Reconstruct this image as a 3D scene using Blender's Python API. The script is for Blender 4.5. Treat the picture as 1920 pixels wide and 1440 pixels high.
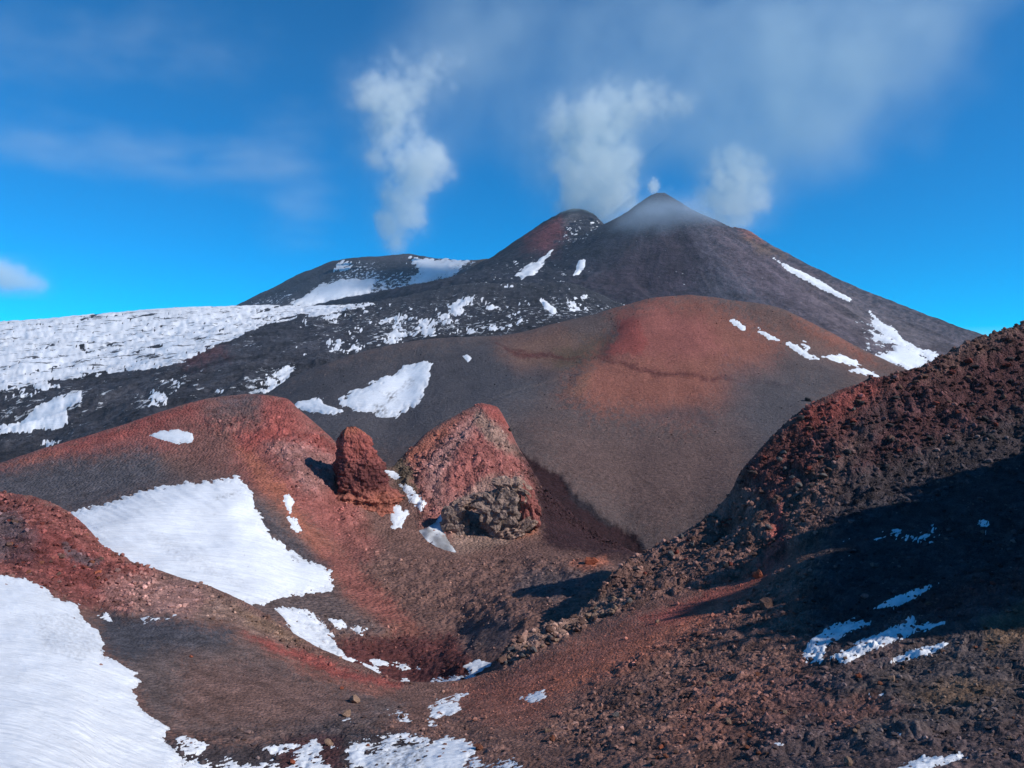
import bpy, bmesh, math, random
import numpy as np
from mathutils import Vector, Matrix

for o in list(bpy.data.objects):
    bpy.data.objects.remove(o, do_unlink=True)
scene = bpy.context.scene
COL = scene.collection
R = math.radians
rng = np.random.default_rng(7)
random.seed(7)

# ------------------------------------------------------------------ camera, sky, sun, exposure
F = 1387.0            # focal length in photo pixels (26 mm equivalent), photo 1920 x 1440
HX, HY = 960.0, 690.0 # optical column and the row of the true horizon
cam_d = bpy.data.cameras.new('camera')
cam = bpy.data.objects.new('camera', cam_d); COL.objects.link(cam)
cam_d.sensor_width = 36.0
cam_d.lens = 36.0 * F / 1920.0
cam_d.shift_y = -(720.0 - HY) / 1920.0
cam_d.clip_start = 0.2
cam_d.clip_end = 60000.0
cam.rotation_euler = (R(90), 0, 0)
scene.camera = cam

SUN_AZ = R(109)       # clockwise from the view direction (+Y): the sun stands to the right, slightly behind
SUN_EL = R(35)
world = bpy.data.worlds.new('World'); scene.world = world; world.use_nodes = True
nt = world.node_tree; nt.nodes.clear()
sky = nt.nodes.new('ShaderNodeTexSky'); sky.sky_type = 'NISHITA'; sky.sun_disc = False
sky.sun_elevation = SUN_EL; sky.sun_rotation = SUN_AZ
sky.altitude = 2800.0; sky.air_density = 0.85; sky.dust_density = 0.05; sky.ozone_density = 4.0
hs = nt.nodes.new('ShaderNodeHueSaturation'); hs.inputs['Saturation'].default_value = 1.9
hs.inputs['Hue'].default_value = 0.496
bg = nt.nodes.new('ShaderNodeBackground'); bg.inputs['Strength'].default_value = 0.12
wo = nt.nodes.new('ShaderNodeOutputWorld')
nt.links.new(sky.outputs[0], hs.inputs['Color']); nt.links.new(hs.outputs[0], bg.inputs['Color'])
nt.links.new(bg.outputs[0], wo.inputs['Surface'])

sun_d = bpy.data.lights.new('sun', 'SUN'); sun_d.energy = 3.7; sun_d.angle = R(0.5)
sun_d.color = (1.0, 0.96, 0.90)
sun = bpy.data.objects.new('sun', sun_d); COL.objects.link(sun)
sdir = Vector((math.sin(SUN_AZ)*math.cos(SUN_EL), math.cos(SUN_AZ)*math.cos(SUN_EL), math.sin(SUN_EL)))
sun.rotation_euler = sdir.to_track_quat('Z', 'Y').to_euler()
sun.location = sdir * 400

vs = scene.view_settings
vs.view_transform = 'Standard'; vs.look = 'None'; vs.exposure = 0.42; vs.gamma = 1.0; vs.use_curve_mapping = False
scene.cycles.volume_bounces = 6
scene.cycles.max_bounces = 8
scene.cycles.diffuse_bounces = 2
scene.cycles.use_denoising = True
scene.cycles.volume_step_rate = 1.0
scene.cycles.volume_max_steps = 256

# ------------------------------------------------------------------ numpy noise
def _hash(ix, iy, iz, s):
    h = (ix.astype(np.uint32)*np.uint32(374761393) + iy.astype(np.uint32)*np.uint32(668265263)
         + iz.astype(np.uint32)*np.uint32(2147483647) + np.uint32((s*144269 + 12345) & 0xffffffff))
    h = (h ^ (h >> np.uint32(13))) * np.uint32(1274126177)
    h = (h ^ (h >> np.uint32(16))) * np.uint32(2246822519)
    return h ^ (h >> np.uint32(15))
def perlin(x, y, s=0):
    x = np.asarray(x, np.float64); y = np.asarray(y, np.float64)
    ix = np.floor(x).astype(np.int64); iy = np.floor(y).astype(np.int64)
    fx = (x-ix).astype(np.float32); fy = (y-iy).astype(np.float32)
    u = fx*fx*fx*(fx*(fx*6-15)+10); v = fy*fy*fy*(fy*(fy*6-15)+10)
    z = np.zeros_like(ix)
    def g(dx, dy):
        a = (_hash(ix+dx, iy+dy, z, s) & np.uint32(0xffff)).astype(np.float32)*np.float32(2*math.pi/65536)
        return np.cos(a)*(fx-dx) + np.sin(a)*(fy-dy)
    a = g(0,0); b = g(1,0); c = g(0,1); d = g(1,1)
    return (a+(b-a)*u + ((c+(d-c)*u)-(a+(b-a)*u))*v)*1.45
def perlin3(x, y, z, s=0):
    ix = np.floor(x).astype(np.int64); iy = np.floor(y).astype(np.int64); iz = np.floor(z).astype(np.int64)
    fx = (x-ix).astype(np.float32); fy = (y-iy).astype(np.float32); fz = (z-iz).astype(np.float32)
    u = fx*fx*(3-2*fx); v = fy*fy*(3-2*fy); w = fz*fz*(3-2*fz)
    def g(dx, dy, dz):
        h = _hash(ix+dx, iy+dy, iz+dz, s)
        a = (h & np.uint32(0xff)).astype(np.float32)/127.5-1
        b = ((h >> np.uint32(8)) & np.uint32(0xff)).astype(np.float32)/127.5-1
        c = ((h >> np.uint32(16)) & np.uint32(0xff)).astype(np.float32)/127.5-1
        return a*(fx-dx) + b*(fy-dy) + c*(fz-dz)
    def l(a, b, t): return a+(b-a)*t
    return l(l(l(g(0,0,0), g(1,0,0), u), l(g(0,1,0), g(1,1,0), u), v),
             l(l(g(0,0,1), g(1,0,1), u), l(g(0,1,1), g(1,1,1), u), v), w)*1.2
def fbm(x, y, oct=4, s=0, gain=0.5, lac=2.03):
    t = 0; a = 1.0; n = 0
    for k in range(oct):
        t = t + a*perlin(x, y, s+k*17); n += a
        x = x*lac+13.7; y = y*lac-7.1; a *= gain
    return t/n
def fbm3(x, y, z, oct=4, s=0, gain=0.5):
    t = 0; a = 1.0; n = 0
    for k in range(oct):
        t = t + a*perlin3(x, y, z, s+k*17); n += a
        x = x*2.03+3.7; y = y*2.03-7.1; z = z*2.03+1.3; a *= gain
    return t/n
def ridged(x, y, oct=4, s=0, gain=0.5):
    t = 0; a = 1.0; n = 0
    for k in range(oct):
        t = t + a*(1-2*np.abs(perlin(x, y, s+k*17))); n += a
        x = x*2.07+13.7; y = y*2.07-7.1; a *= gain
    return t/n
def cells(x, y, s=0):
    """Distance to the nearest cell centre (about 0 to 1) and a random number of that cell: lumps of clinker."""
    ix = np.floor(x).astype(np.int64); iy = np.floor(y).astype(np.int64)
    best = np.full(np.shape(x), 9.0, np.float32); rid = np.zeros(np.shape(x), np.float32)
    z = np.zeros_like(ix)
    for dx in (-1, 0, 1):
        for dy in (-1, 0, 1):
            h = _hash(ix+dx, iy+dy, z, s)
            cx = (ix+dx-x).astype(np.float32) + (h & np.uint32(0xfff)).astype(np.float32)/4096
            cy = (iy+dy-y).astype(np.float32) + ((h >> np.uint32(12)) & np.uint32(0xfff)).astype(np.float32)/4096
            d = cx*cx+cy*cy
            m = d < best
            best = np.where(m, d, best)
            rid = np.where(m, (h >> np.uint32(24)).astype(np.float32)/255, rid)
    return np.sqrt(best), rid
def sstep(a, b, x):
    t = np.clip((x-a)/(b-a), 0, 1); return t*t*(3-2*t)

# ------------------------------------------------------------------ lofted landforms
def hermite(Y, t):
    """Monotone cubic through rows Y[k] (unit spacing) at positions t."""
    D = Y[1:]-Y[:-1]
    M = np.zeros_like(Y)
    if len(Y) > 2:
        a = D[:-1]; b = D[1:]
        with np.errstate(divide='ignore', invalid='ignore'):
            hm = np.where(a*b > 0, 2*a*b/(a+b), 0)
        M[1:-1] = np.nan_to_num(hm)
    M[0] = D[0]; M[-1] = D[-1]
    k = np.clip(np.floor(t).astype(int), 0, len(Y)-2); f = (t-k)
    f = f.reshape((-1,)+(1,)*(Y.ndim-1))
    h00 = 2*f**3-3*f**2+1; h10 = f**3-2*f**2+f; h01 = -2*f**3+3*f**2; h11 = f**3-f**2
    return h00*Y[k]+h10*M[k]+h01*Y[k+1]+h11*M[k+1]
def pchip1(xs, ys, x):
    """Monotone cubic through uneven nodes."""
    xs = np.asarray(xs, float); ys = np.asarray(ys, float)
    h = np.diff(xs); d = np.diff(ys)/h
    m = np.zeros_like(ys)
    for i in range(1, len(xs)-1):
        if d[i-1]*d[i] > 0:
            w1 = 2*h[i]+h[i-1]; w2 = h[i]+2*h[i-1]
            m[i] = (w1+w2)/(w1/d[i-1]+w2/d[i])
    m[0] = d[0]; m[-1] = d[-1]
    k = np.clip(np.searchsorted(xs, x)-1, 0, len(xs)-2)
    f = np.clip((x-xs[k])/h[k], 0, 1)
    return ((2*f**3-3*f**2+1)*ys[k] + (f**3-2*f**2+f)*h[k]*m[k] + (-2*f**3+3*f**2)*ys[k+1] + (f**3-f**2)*h[k]*m[k+1])
def parse(s):
    """'px:py:d px:py:d ...' -> arrays; a missing d repeats the last one."""
    out = []; d = None
    for w in s.split():
        v = [float(q) for q in w.split(':')]
        if len(v) == 3: d = v[2]
        out.append((v[0], v[1], d))
    return np.array(out)
class Land:
    pass
def loft(rows, x0, x1, step, seg_px=2.4, edge_step=12.0):
    """Rows of (column, row, distance) from far to near -> a surface; columns fine in view, coarse beyond it."""
    L = Land()
    a = np.arange(max(x0, -20), min(x1, 1940)+.1, step)
    left = np.arange(a[0]-edge_step, x0-.1, -edge_step)[::-1] if x0 < a[0]-1 else []
    right = np.arange(a[-1]+edge_step, x1+.1, edge_step) if x1 > a[-1]+1 else []
    px = np.concatenate([left, a, right])
    RY = []; RD = []
    for s in rows:
        p = parse(s) if isinstance(s, str) else s
        RY.append(pchip1(p[:,0], p[:,1], px)); RD.append(pchip1(p[:,0], np.log(p[:,2]), px))
    RY = np.array(RY); RD = np.array(RD)
    vis = (px > -20) & (px < 1940)
    t = []
    for k in range(len(RY)-1):
        seg = np.abs(RY[k+1]-RY[k])[vis]
        n = int(np.clip(np.percentile(seg, 80)/seg_px, 5, 130))
        t.append(k+np.arange(n)/n)
    t = np.concatenate(t+[np.array([len(RY)-1.0])])
    PY = hermite(RY, t); D = np.exp(hermite(RD, t))
    L.px = np.broadcast_to(px, PY.shape).copy(); L.py = PY; L.d = D; L.t = np.broadcast_to(t[:,None], PY.shape)
    L.X = D*(L.px-HX)/F; L.Y = D.copy(); L.Z = D*(HY-PY)/F
    return L
def reproject(L):
    L.py = HY - L.Z*F/L.Y; L.px = HX + L.X*F/L.Y
def visible(L, grow=3):
    q = -L.py[::-1]
    cm = np.maximum.accumulate(q, 0)
    v = (q >= cm-1.2)[::-1]
    w = v.copy()
    for k in range(1, grow+1):
        w[k:] |= v[:-k]; w[:-k] |= v[k:]
    return w
def smooth_grid(A, n):
    A = A.copy()
    for _ in range(n):
        B = A.copy()
        B[1:-1] = (A[:-2]+2*A[1:-1]+A[2:])/4
        C = B.copy()
        C[:,1:-1] = (B[:,:-2]+2*B[:,1:-1]+B[:,2:])/4
        A = C
    return A
def in_poly(px, py, poly):
    """Signed distance to a polygon outline, positive inside (photo pixels)."""
    P = np.asarray(poly, float); n = len(P)
    shp = px.shape; out = np.full(shp, -1e4, np.float32)
    x0, y0 = P.min(0)-90; x1, y1 = P.max(0)+90
    m = (px > x0) & (px < x1) & (py > y0) & (py < y1)
    if not m.any(): return out
    x = px[m]; y = py[m]
    dmin = np.full(x.shape, 1e9); ins = np.zeros(x.shape, bool)
    for i in range(n):
        ax, ay = P[i]; bx, by = P[(i+1) % n]
        ex, ey = bx-ax, by-ay; wx, wy = x-ax, y-ay
        h = np.clip((wx*ex+wy*ey)/(ex*ex+ey*ey+1e-9), 0, 1)
        dmin = np.minimum(dmin, (wx-ex*h)**2+(wy-ey*h)**2)
        c = ((ay > y) != (by > y)) & (x < (bx-ax)*(y-ay)/(by-ay+1e-12)+ax)
        ins ^= c
    out[m] = np.where(ins, 1, -1)*np.sqrt(dmin)
    return out
def poly_of(s):
    return [tuple(float(q) for q in w.split(',')) for w in s.split()]

# ------------------------------------------------------------------ rock and ash colours (albedo), plus a tone for painted shade
PAL = dict(red=(.305,.076,.063), orange=(.38,.130,.080), brick=(.290,.099,.083), maroon=(.105,.034,.034), pink=(.31,.160,.142),
           ash=(.128,.094,.089), cool=(.092,.086,.095), slate=(.064,.064,.076), black=(.036,.036,.043), brown=(.185,.100,.081),
           ochre=(.23,.135,.075), tan=(.33,.215,.17), rust=(.285,.106,.076), pale=(.20,.17,.155), olive=(.105,.085,.055),
           deep_shade=(.042,.020,.022))
def paint(L, base, regions, warp=9.0, seed=3, wscale=None):
    C = np.empty(L.px.shape+(3,), np.float32); C[:] = PAL[base]
    sc = wscale or 0.02
    wx = warp*fbm(L.px*sc, L.py*sc*1.4, 5, seed); wy = warp*fbm(L.px*sc+91, L.py*sc*1.4+33, 5, seed+5)
    fine = fbm(L.px*.11, L.py*.16, 3, seed+9) + .8*fbm(L.px*.30, L.py*.45, 3, seed+19, .65)
    px = L.px+wx; py = L.py+wy
    for col, feather, strength, s in regions:
        d = in_poly(px, py, poly_of(s))
        w = sstep(-feather, feather, d + fine*feather*1.25)*strength
        C += (np.array(PAL[col], np.float32)-C)*w[..., None].astype(np.float32)
    L.C = C

# ------------------------------------------------------------------ mesh output and materials
def grid_mesh(name, X, Y, Z, C=None, keep=None, snowy=None):
    nr, nc = X.shape
    co = np.stack([X, Y, Z], -1).reshape(-1, 3).astype(np.float32)
    idx = np.arange(nr*nc, dtype=np.int32).reshape(nr, nc)
    q = np.stack([idx[1:, :-1], idx[1:, 1:], idx[:-1, 1:], idx[:-1, :-1]], -1).reshape(-1, 4)
    if keep is not None:
        k = (keep[1:, :-1] | keep[1:, 1:] | keep[:-1, 1:] | keep[:-1, :-1]).reshape(-1)
        q = q[k]
        used = np.zeros(nr*nc, bool); used[q.ravel()] = True
        remap = np.cumsum(used)-1
        q = remap[q].astype(np.int32); co = co[used]
        if C is not None: C = C.reshape(-1, C.shape[-1])[used]
    elif C is not None:
        C = C.reshape(-1, C.shape[-1])
    me = bpy.data.meshes.new(name)
    me.vertices.add(len(co)); me.vertices.foreach_set('co', co.ravel())
    me.loops.add(q.size); me.loops.foreach_set('vertex_index', q.ravel())
    me.polygons.add(len(q)); me.polygons.foreach_set('loop_start', np.arange(0, q.size, 4, dtype=np.int32))
    me.polygons.foreach_set('use_smooth', np.ones(len(q), bool))
    me.update(calc_edges=True)
    if C is not None:
        at = me.color_attributes.new('tint', 'FLOAT_COLOR', 'POINT')
        c4 = np.ones((len(co), 4), np.float32); c4[:, :3] = C[:, :3]
        at.data.foreach_set('color', c4.ravel())
    if snowy is not None:
        at = me.attributes.new('snowy', 'FLOAT', 'POINT'); at.data.foreach_set('value', snowy.astype(np.float32).ravel())
    return me
def raw_mesh(name, V, T, C=None, smooth=False):
    V = np.asarray(V, np.float32); T = np.asarray(T, np.int32)
    me = bpy.data.meshes.new(name); n = T.shape[1]
    me.vertices.add(len(V)); me.vertices.foreach_set('co', V.ravel())
    me.loops.add(T.size); me.loops.foreach_set('vertex_index', T.ravel())
    me.polygons.add(len(T)); me.polygons.foreach_set('loop_start', np.arange(0, T.size, n, dtype=np.int32))
    me.polygons.foreach_set('use_smooth', np.full(len(T), smooth))
    me.update(calc_edges=True)
    if C is not None:
        at = me.color_attributes.new('tint', 'FLOAT_COLOR', 'POINT')
        c4 = np.ones((len(V), 4), np.float32); c4[:, :3] = C
        at.data.foreach_set('color', c4.ravel())
    return me
def ground_mat(name, s1, s2, bump, var=.35, dist=1.0, const=None, s3=None, fleck=None, var1=None):
    var1 = var if var1 is None else var1
    """Loose volcanic ground: the tint attribute varied by grain at two sizes (metres), with fine relief."""
    m = bpy.data.materials.new(name); m.use_nodes = True
    n = m.node_tree.nodes; l = m.node_tree.links
    b = n['Principled BSDF']; b.inputs['Roughness'].default_value = .95; b.inputs['Specular IOR Level'].default_value = .12
    tc = n.new('ShaderNodeTexCoord')
    if const is None:
        base = n.new('ShaderNodeAttribute'); base.attribute_name = 'tint'; src = base.outputs['Color']
    else:
        base = n.new('ShaderNodeRGB'); base.outputs[0].default_value = (*const, 1); src = base.outputs[0]
    def noise(scale, det, rough=.6):
        q = n.new('ShaderNodeTexNoise'); q.inputs['Scale'].default_value = scale; q.inputs['Detail'].default_value = det
        q.inputs['Roughness'].default_value = rough; l.new(tc.outputs['Object'], q.inputs['Vector']); return q
    n1 = noise(1/s1, 5); n2 = noise(1/s2, 6, .7)
    r1 = n.new('ShaderNodeMapRange'); r1.inputs['From Min'].default_value = .3; r1.inputs['From Max'].default_value = .7
    r1.inputs['To Min'].default_value = 1-var1; r1.inputs['To Max'].default_value = 1+var1
    l.new(n1.outputs['Fac'], r1.inputs['Value'])
    r2 = n.new('ShaderNodeMapRange'); r2.inputs['From Min'].default_value = .28; r2.inputs['From Max'].default_value = .72
    r2.inputs['To Min'].default_value = 1-var*1.3; r2.inputs['To Max'].default_value = 1+var*1.3
    l.new(n2.outputs['Fac'], r2.inputs['Value'])
    mu = n.new('ShaderNodeMath'); mu.operation = 'MULTIPLY'; l.new(r1.outputs[0], mu.inputs[0]); l.new(r2.outputs[0], mu.inputs[1])
    vm = n.new('ShaderNodeVectorMath'); vm.operation = 'SCALE'; l.new(src, vm.inputs[0]); l.new(mu.outputs[0], vm.inputs['Scale'])
    if fleck:                                    # thin snow caught between far lava blocks, denser where the snowy attribute is high
        fa = n.new('ShaderNodeAttribute'); fa.attribute_name = 'snowy'
        mp = n.new('ShaderNodeMapping'); mp.inputs['Scale'].default_value = (1/fleck, .45/fleck, 1.3/fleck); mp.inputs['Rotation'].default_value = (0, 0, R(25))
        l.new(tc.outputs['Object'], mp.inputs['Vector'])
        fn = n.new('ShaderNodeTexNoise'); fn.inputs['Scale'].default_value = 1; fn.inputs['Detail'].default_value = 7; fn.inputs['Roughness'].default_value = .68
        l.new(mp.outputs[0], fn.inputs['Vector'])
        ad = n.new('ShaderNodeMath'); ad.operation = 'ADD'; l.new(fn.outputs['Fac'], ad.inputs[0]); l.new(fa.outputs['Fac'], ad.inputs[1])
        fr = n.new('ShaderNodeMapRange'); fr.interpolation_type = 'SMOOTHSTEP'; fr.inputs['From Min'].default_value = .97; fr.inputs['From Max'].default_value = 1.03
        l.new(ad.outputs[0], fr.inputs['Value'])
        fx = n.new('ShaderNodeMix'); fx.data_type = 'RGBA'; l.new(fr.outputs[0], fx.inputs['Factor'])
        l.new(vm.outputs[0], fx.inputs['A']); fx.inputs['B'].default_value = (.72, .74, .78, 1)
        l.new(fx.outputs['Result'], b.inputs['Base Color'])
    else:
        l.new(vm.outputs[0], b.inputs['Base Color'])
    bp = n.new('ShaderNodeBump'); bp.inputs['Strength'].default_value = bump; bp.inputs['Distance'].default_value = dist
    l.new(n2.outputs['Fac'], bp.inputs['Height'])
    nrm = bp.outputs[0]
    if s3:
        vo = n.new('ShaderNodeTexVoronoi'); vo.inputs['Scale'].default_value = 1/s3; l.new(tc.outputs['Object'], vo.inputs['Vector'])
        b2 = n.new('ShaderNodeBump'); b2.inputs['Strength'].default_value = bump; b2.inputs['Distance'].default_value = s3*.6; b2.invert = True
        l.new(vo.outputs['Distance'], b2.inputs['Height']); l.new(nrm, b2.inputs['Normal']); nrm = b2.outputs[0]
    l.new(nrm, b.inputs['Normal'])
    return m
def put(name, me, mat, label=None, cat=None, group=None, kind=None, parent=None):
    o = bpy.data.objects.new(name, me); COL.objects.link(o)
    if mat: me.materials.append(mat)
    if label: o['label'] = label
    if cat: o['category'] = cat
    if group: o['group'] = group
    if kind: o['kind'] = kind
    if parent: o.parent = parent
    return o

#==TERRAIN==
# ------------------------------------------------------------------ far summit (left, snow-capped)
L = loft([
 '380:640:3300 500:600 640:540 760:525 900:535 1000:540 1100:560',
 '380:590:3000 430:577 500:545 560:515 600:499 625:490 650:486 700:481 760:478 820:484 880:489 920:487 1000:492 1100:520',
 '380:592:2850 430:585 500:565 560:543 600:530 625:520 650:512 700:502 760:498 820:500 880:500 920:500 1000:510 1100:540',
 '380:600:2600 430:592 500:580 560:572 600:568 650:560 700:556 760:550 820:540 880:536 920:535 1000:540 1100:560',
 '380:640:2300 500:625 640:610 760:600 900:590 1100:590'], 380, 1100, 2.6)
n = fbm(L.X/120, L.Y/160, 5, 11)*10 + ridged(L.X/40, L.Y/60, 3, 12)*2.5
L.Z += n*sstep(0, 1.3, L.t)*.9 + 0
reproject(L)
paint(L, 'slate', [('cool', 15, .7, '690,470 800,470 900,480 860,510 760,520 690,505'), ('ochre', 5, .7, '850,484 925,480 915,492 880,493')])
SUMMIT = L

# ------------------------------------------------------------------ volcano: two cones of one mountain
def cone_z(X, Y):
    ax, ay, az = (1236-HX)/F*2300, 2300., (HY-362)/F*2300
    bx, by, bz = (1080-HX)/F*2550, 2550., (HY-395)/F*2550
    def prof(r, pts):
        p = np.array(pts, float); return pchip1(p[:,0], p[:,1], np.clip(r, 0, p[-1,0]))
    th = np.arctan2(X-ax, Y-ay)
    ra = np.hypot(X-ax, Y-ay)*(1+.03*perlin(th*3, np.zeros_like(th)+.5, 5))
    za = az - prof(ra, [(0,0),(16,3),(50,24),(110,66),(190,112),(270,160),(340,204),(480,288),(605,368),(770,458),(1000,566),(1400,730),(2400,1060)])
    thb = np.arctan2(X-bx, Y-by)
    rb = np.hypot(X-bx, (Y-by)*.9)*(1+.05*perlin(thb*2.5, np.zeros_like(th)+.5, 8))
    zb = bz - prof(rb, [(0,0),(30,3),(75,24),(156,74),(255,148),(340,204),(413,246),(616,306),(890,362),(1500,460),(2400,580)])
    zb = zb - np.maximum(0, X-bx-60)*.55 - np.maximum(0, by-700-Y)*.12
    # a shoulder on the right skyline
    sx, sy = (1375-HX)/F*2420, 2420.
    rs = np.hypot(X-sx, Y-sy)
    zs = (HY-428)/F*2420 - prof(rs, [(0,0),(30,10),(150,92),(420,248),(800,420),(1400,640),(2400,1000)])
    k = 9.
    m = np.maximum(np.maximum(za, zb), zs)
    return m + np.log(np.exp((za-m)/k)+np.exp((zb-m)/k)+np.exp((zs-m)/k))*k*.5, za, zb
xs = np.concatenate([np.arange(430, 1945, 2.9), np.arange(1950, 2300, 14)])
ds = np.concatenate([np.linspace(3100, 2480, 26), np.linspace(2475, 2150, 90), np.exp(np.linspace(math.log(2147), math.log(880), 200))])
L = Land()
L.px, L.Y = np.meshgrid(xs, ds); L.X = L.Y*(L.px-HX)/F
z, za, zb = cone_z(L.X, L.Y)
th = np.arctan2(L.X-456, L.Y-2300); ra = np.hypot(L.X-456, L.Y-2300)
gully = ridged(th*9+.3*perlin(ra/160, th, 4), ra/900, 4, 21)*sstep(60, 420, ra)
side = sstep(-.2, .5, (L.X-456)/np.maximum(ra, 1))
streak = ridged(th*26+.4*perlin(ra/120, th, 4), ra/700, 4, 22, .6)
z += gully*(4.0+5.0*side) + streak*1.4*sstep(60, 420, ra) + fbm(L.X/90, L.Y/120, 5, 24)*6*sstep(20, 260, ra) + fbm(L.X/22, L.Y/30, 3, 28)*1.6*sstep(20, 260, ra)
lump = sstep(330, 560, np.hypot(L.X-380, L.Y-2350))*sstep(1250, 1050, L.px)
z += lump*(ridged(L.X/45, L.Y/110, 4, 25)*6)
z += (fbm(L.X/16, L.Y/16, 4, 27, .6)*7)*sstep(150, 20, ra)
s0 = np.interp(L.px, [400, 620, 820, 1000, 1120, 1250, 1500], [2450, 2250, 1980, 1750, 1500, 1350, 950])
z -= np.maximum(0, s0-L.Y)*.30*sstep(0, 260, s0-L.Y)
L.Z = z; L.d = L.Y; L.t = np.full_like(z, 1.5)
L.py = HY-L.Z*F/L.Y
VOLC = L
paint(L, 'black', [
 ('slate', 30, .2, '1060,390 1240,355 1340,420 1480,560 1300,640 1050,640 1060,520 1120,430'),
 ('maroon', 30, .2, '1250,420 1330,420 1420,520 1330,570 1180,570 1080,540'),
 ('cool', 40, .8, '1300,385 1340,415 1480,480 1900,660 1900,760 1500,700 1380,620 1310,560 1330,480 1290,420'),
 ('pink', 40, .22, '1340,430 1440,470 1640,590 1760,700 1560,660 1480,600 1380,520'),
 ('ash', 35, .8, '1500,520 1640,580 1900,660 1900,760 1640,680 1520,600'),
 ('pale', 22, .35, '1560,545 1660,590 1760,640 1700,650 1600,600'),
 ('red', 18, .5, '1000,425 1050,405 1060,440 1030,475 990,470 985,450'),
 ('rust', 10, .6, '1380,420 1420,435 1430,450 1400,445'),
 ('ochre', 10, .5, '1395,445 1440,460 1470,485 1420,470'),
 ('pale', 8, .45, '1060,395 1085,392 1078,415 1055,425'),
 ('black', 25, .6, '640,560 900,500 1000,470 1080,480 1060,540 1180,580 1100,640 640,640')], warp=14)
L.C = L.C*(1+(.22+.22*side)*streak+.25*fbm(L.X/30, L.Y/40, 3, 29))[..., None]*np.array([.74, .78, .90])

# ------------------------------------------------------------------ lava field between the hills and the summit
L = loft([
 '-320:690:2600 0:660 330:630 500:620 750:610 1000:610 1300:640 1940:690',
 '-320:630:1500 0:604 100:597 200:588:1530 330:578:1600 420:575:1750 500:573:1950 600:574:2200 750:566:2300 900:556 1100:570 1300:640 1940:740',
 '-320:672:1000 0:652 200:638:1050 400:612:1150 500:600:1300 600:584:1500 750:560:1650 900:533:1700 1050:533:1600 1170:575:1450 1300:630 1940:740',
 '-320:740:640 0:715:650 200:690:680 400:650:720 500:630:800 600:620:850 750:608:900 900:583:980 1050:575:1020 1170:600 1300:660 1940:760',
 '-320:810:470 0:790:470 200:742:490 400:695:520 560:668:560 750:645:600 900:628:640 1050:615:680 1300:690:700 1940:780:700',
 '-320:930:330 0:900:330 200:835:340 400:770:370 560:735:420 750:690:480 900:670:520 1050:660:560 1300:740:600 1940:800:600',
 '-320:1000:270 0:960 200:920 400:860 560:830:320 750:790:380 1300:790:500 1940:850:500'], -320, 1900, 2.4, 2.2)
rough = sstep(1, 2.2, L.t)
far = sstep(500, 1100, L.Y)
n = ridged(L.X/70, L.Y/110, 4, 31)*5.0 + (1-far)*(fbm(L.X/16, L.Y/22, 5, 33, .6)*3.0 + ridged(L.X/8, L.Y/11, 3, 37, .6)*1.1) + far*(fbm(L.X/40, L.Y/70, 5, 34, .6)*6.5 + ridged(L.X/24, L.Y/60, 3, 38, .6)*3.2)
L.Z += n*(.45+.55*rough) - 1.5
lavag = (1-far)*ridged(L.X/10, L.Y/16, 3, 39, .6)+far*ridged(L.X/26, L.Y/60, 3, 40, .6)
reproject(L)
paint(L, 'black', [('slate', 40, .5, '0,720 300,680 600,600 900,580 700,650 500,740 0,900'),
 ('maroon', 14, .5, '340,665 420,650 430,668 350,690'), ('slate', 30, .6, '450,640 640,620 640,660 500,680')], warp=14)
L.C = L.C*(1+.45*lavag+.25*fbm(L.X/40, L.Y/60, 3, 36))[..., None]
LAVA = L

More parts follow.
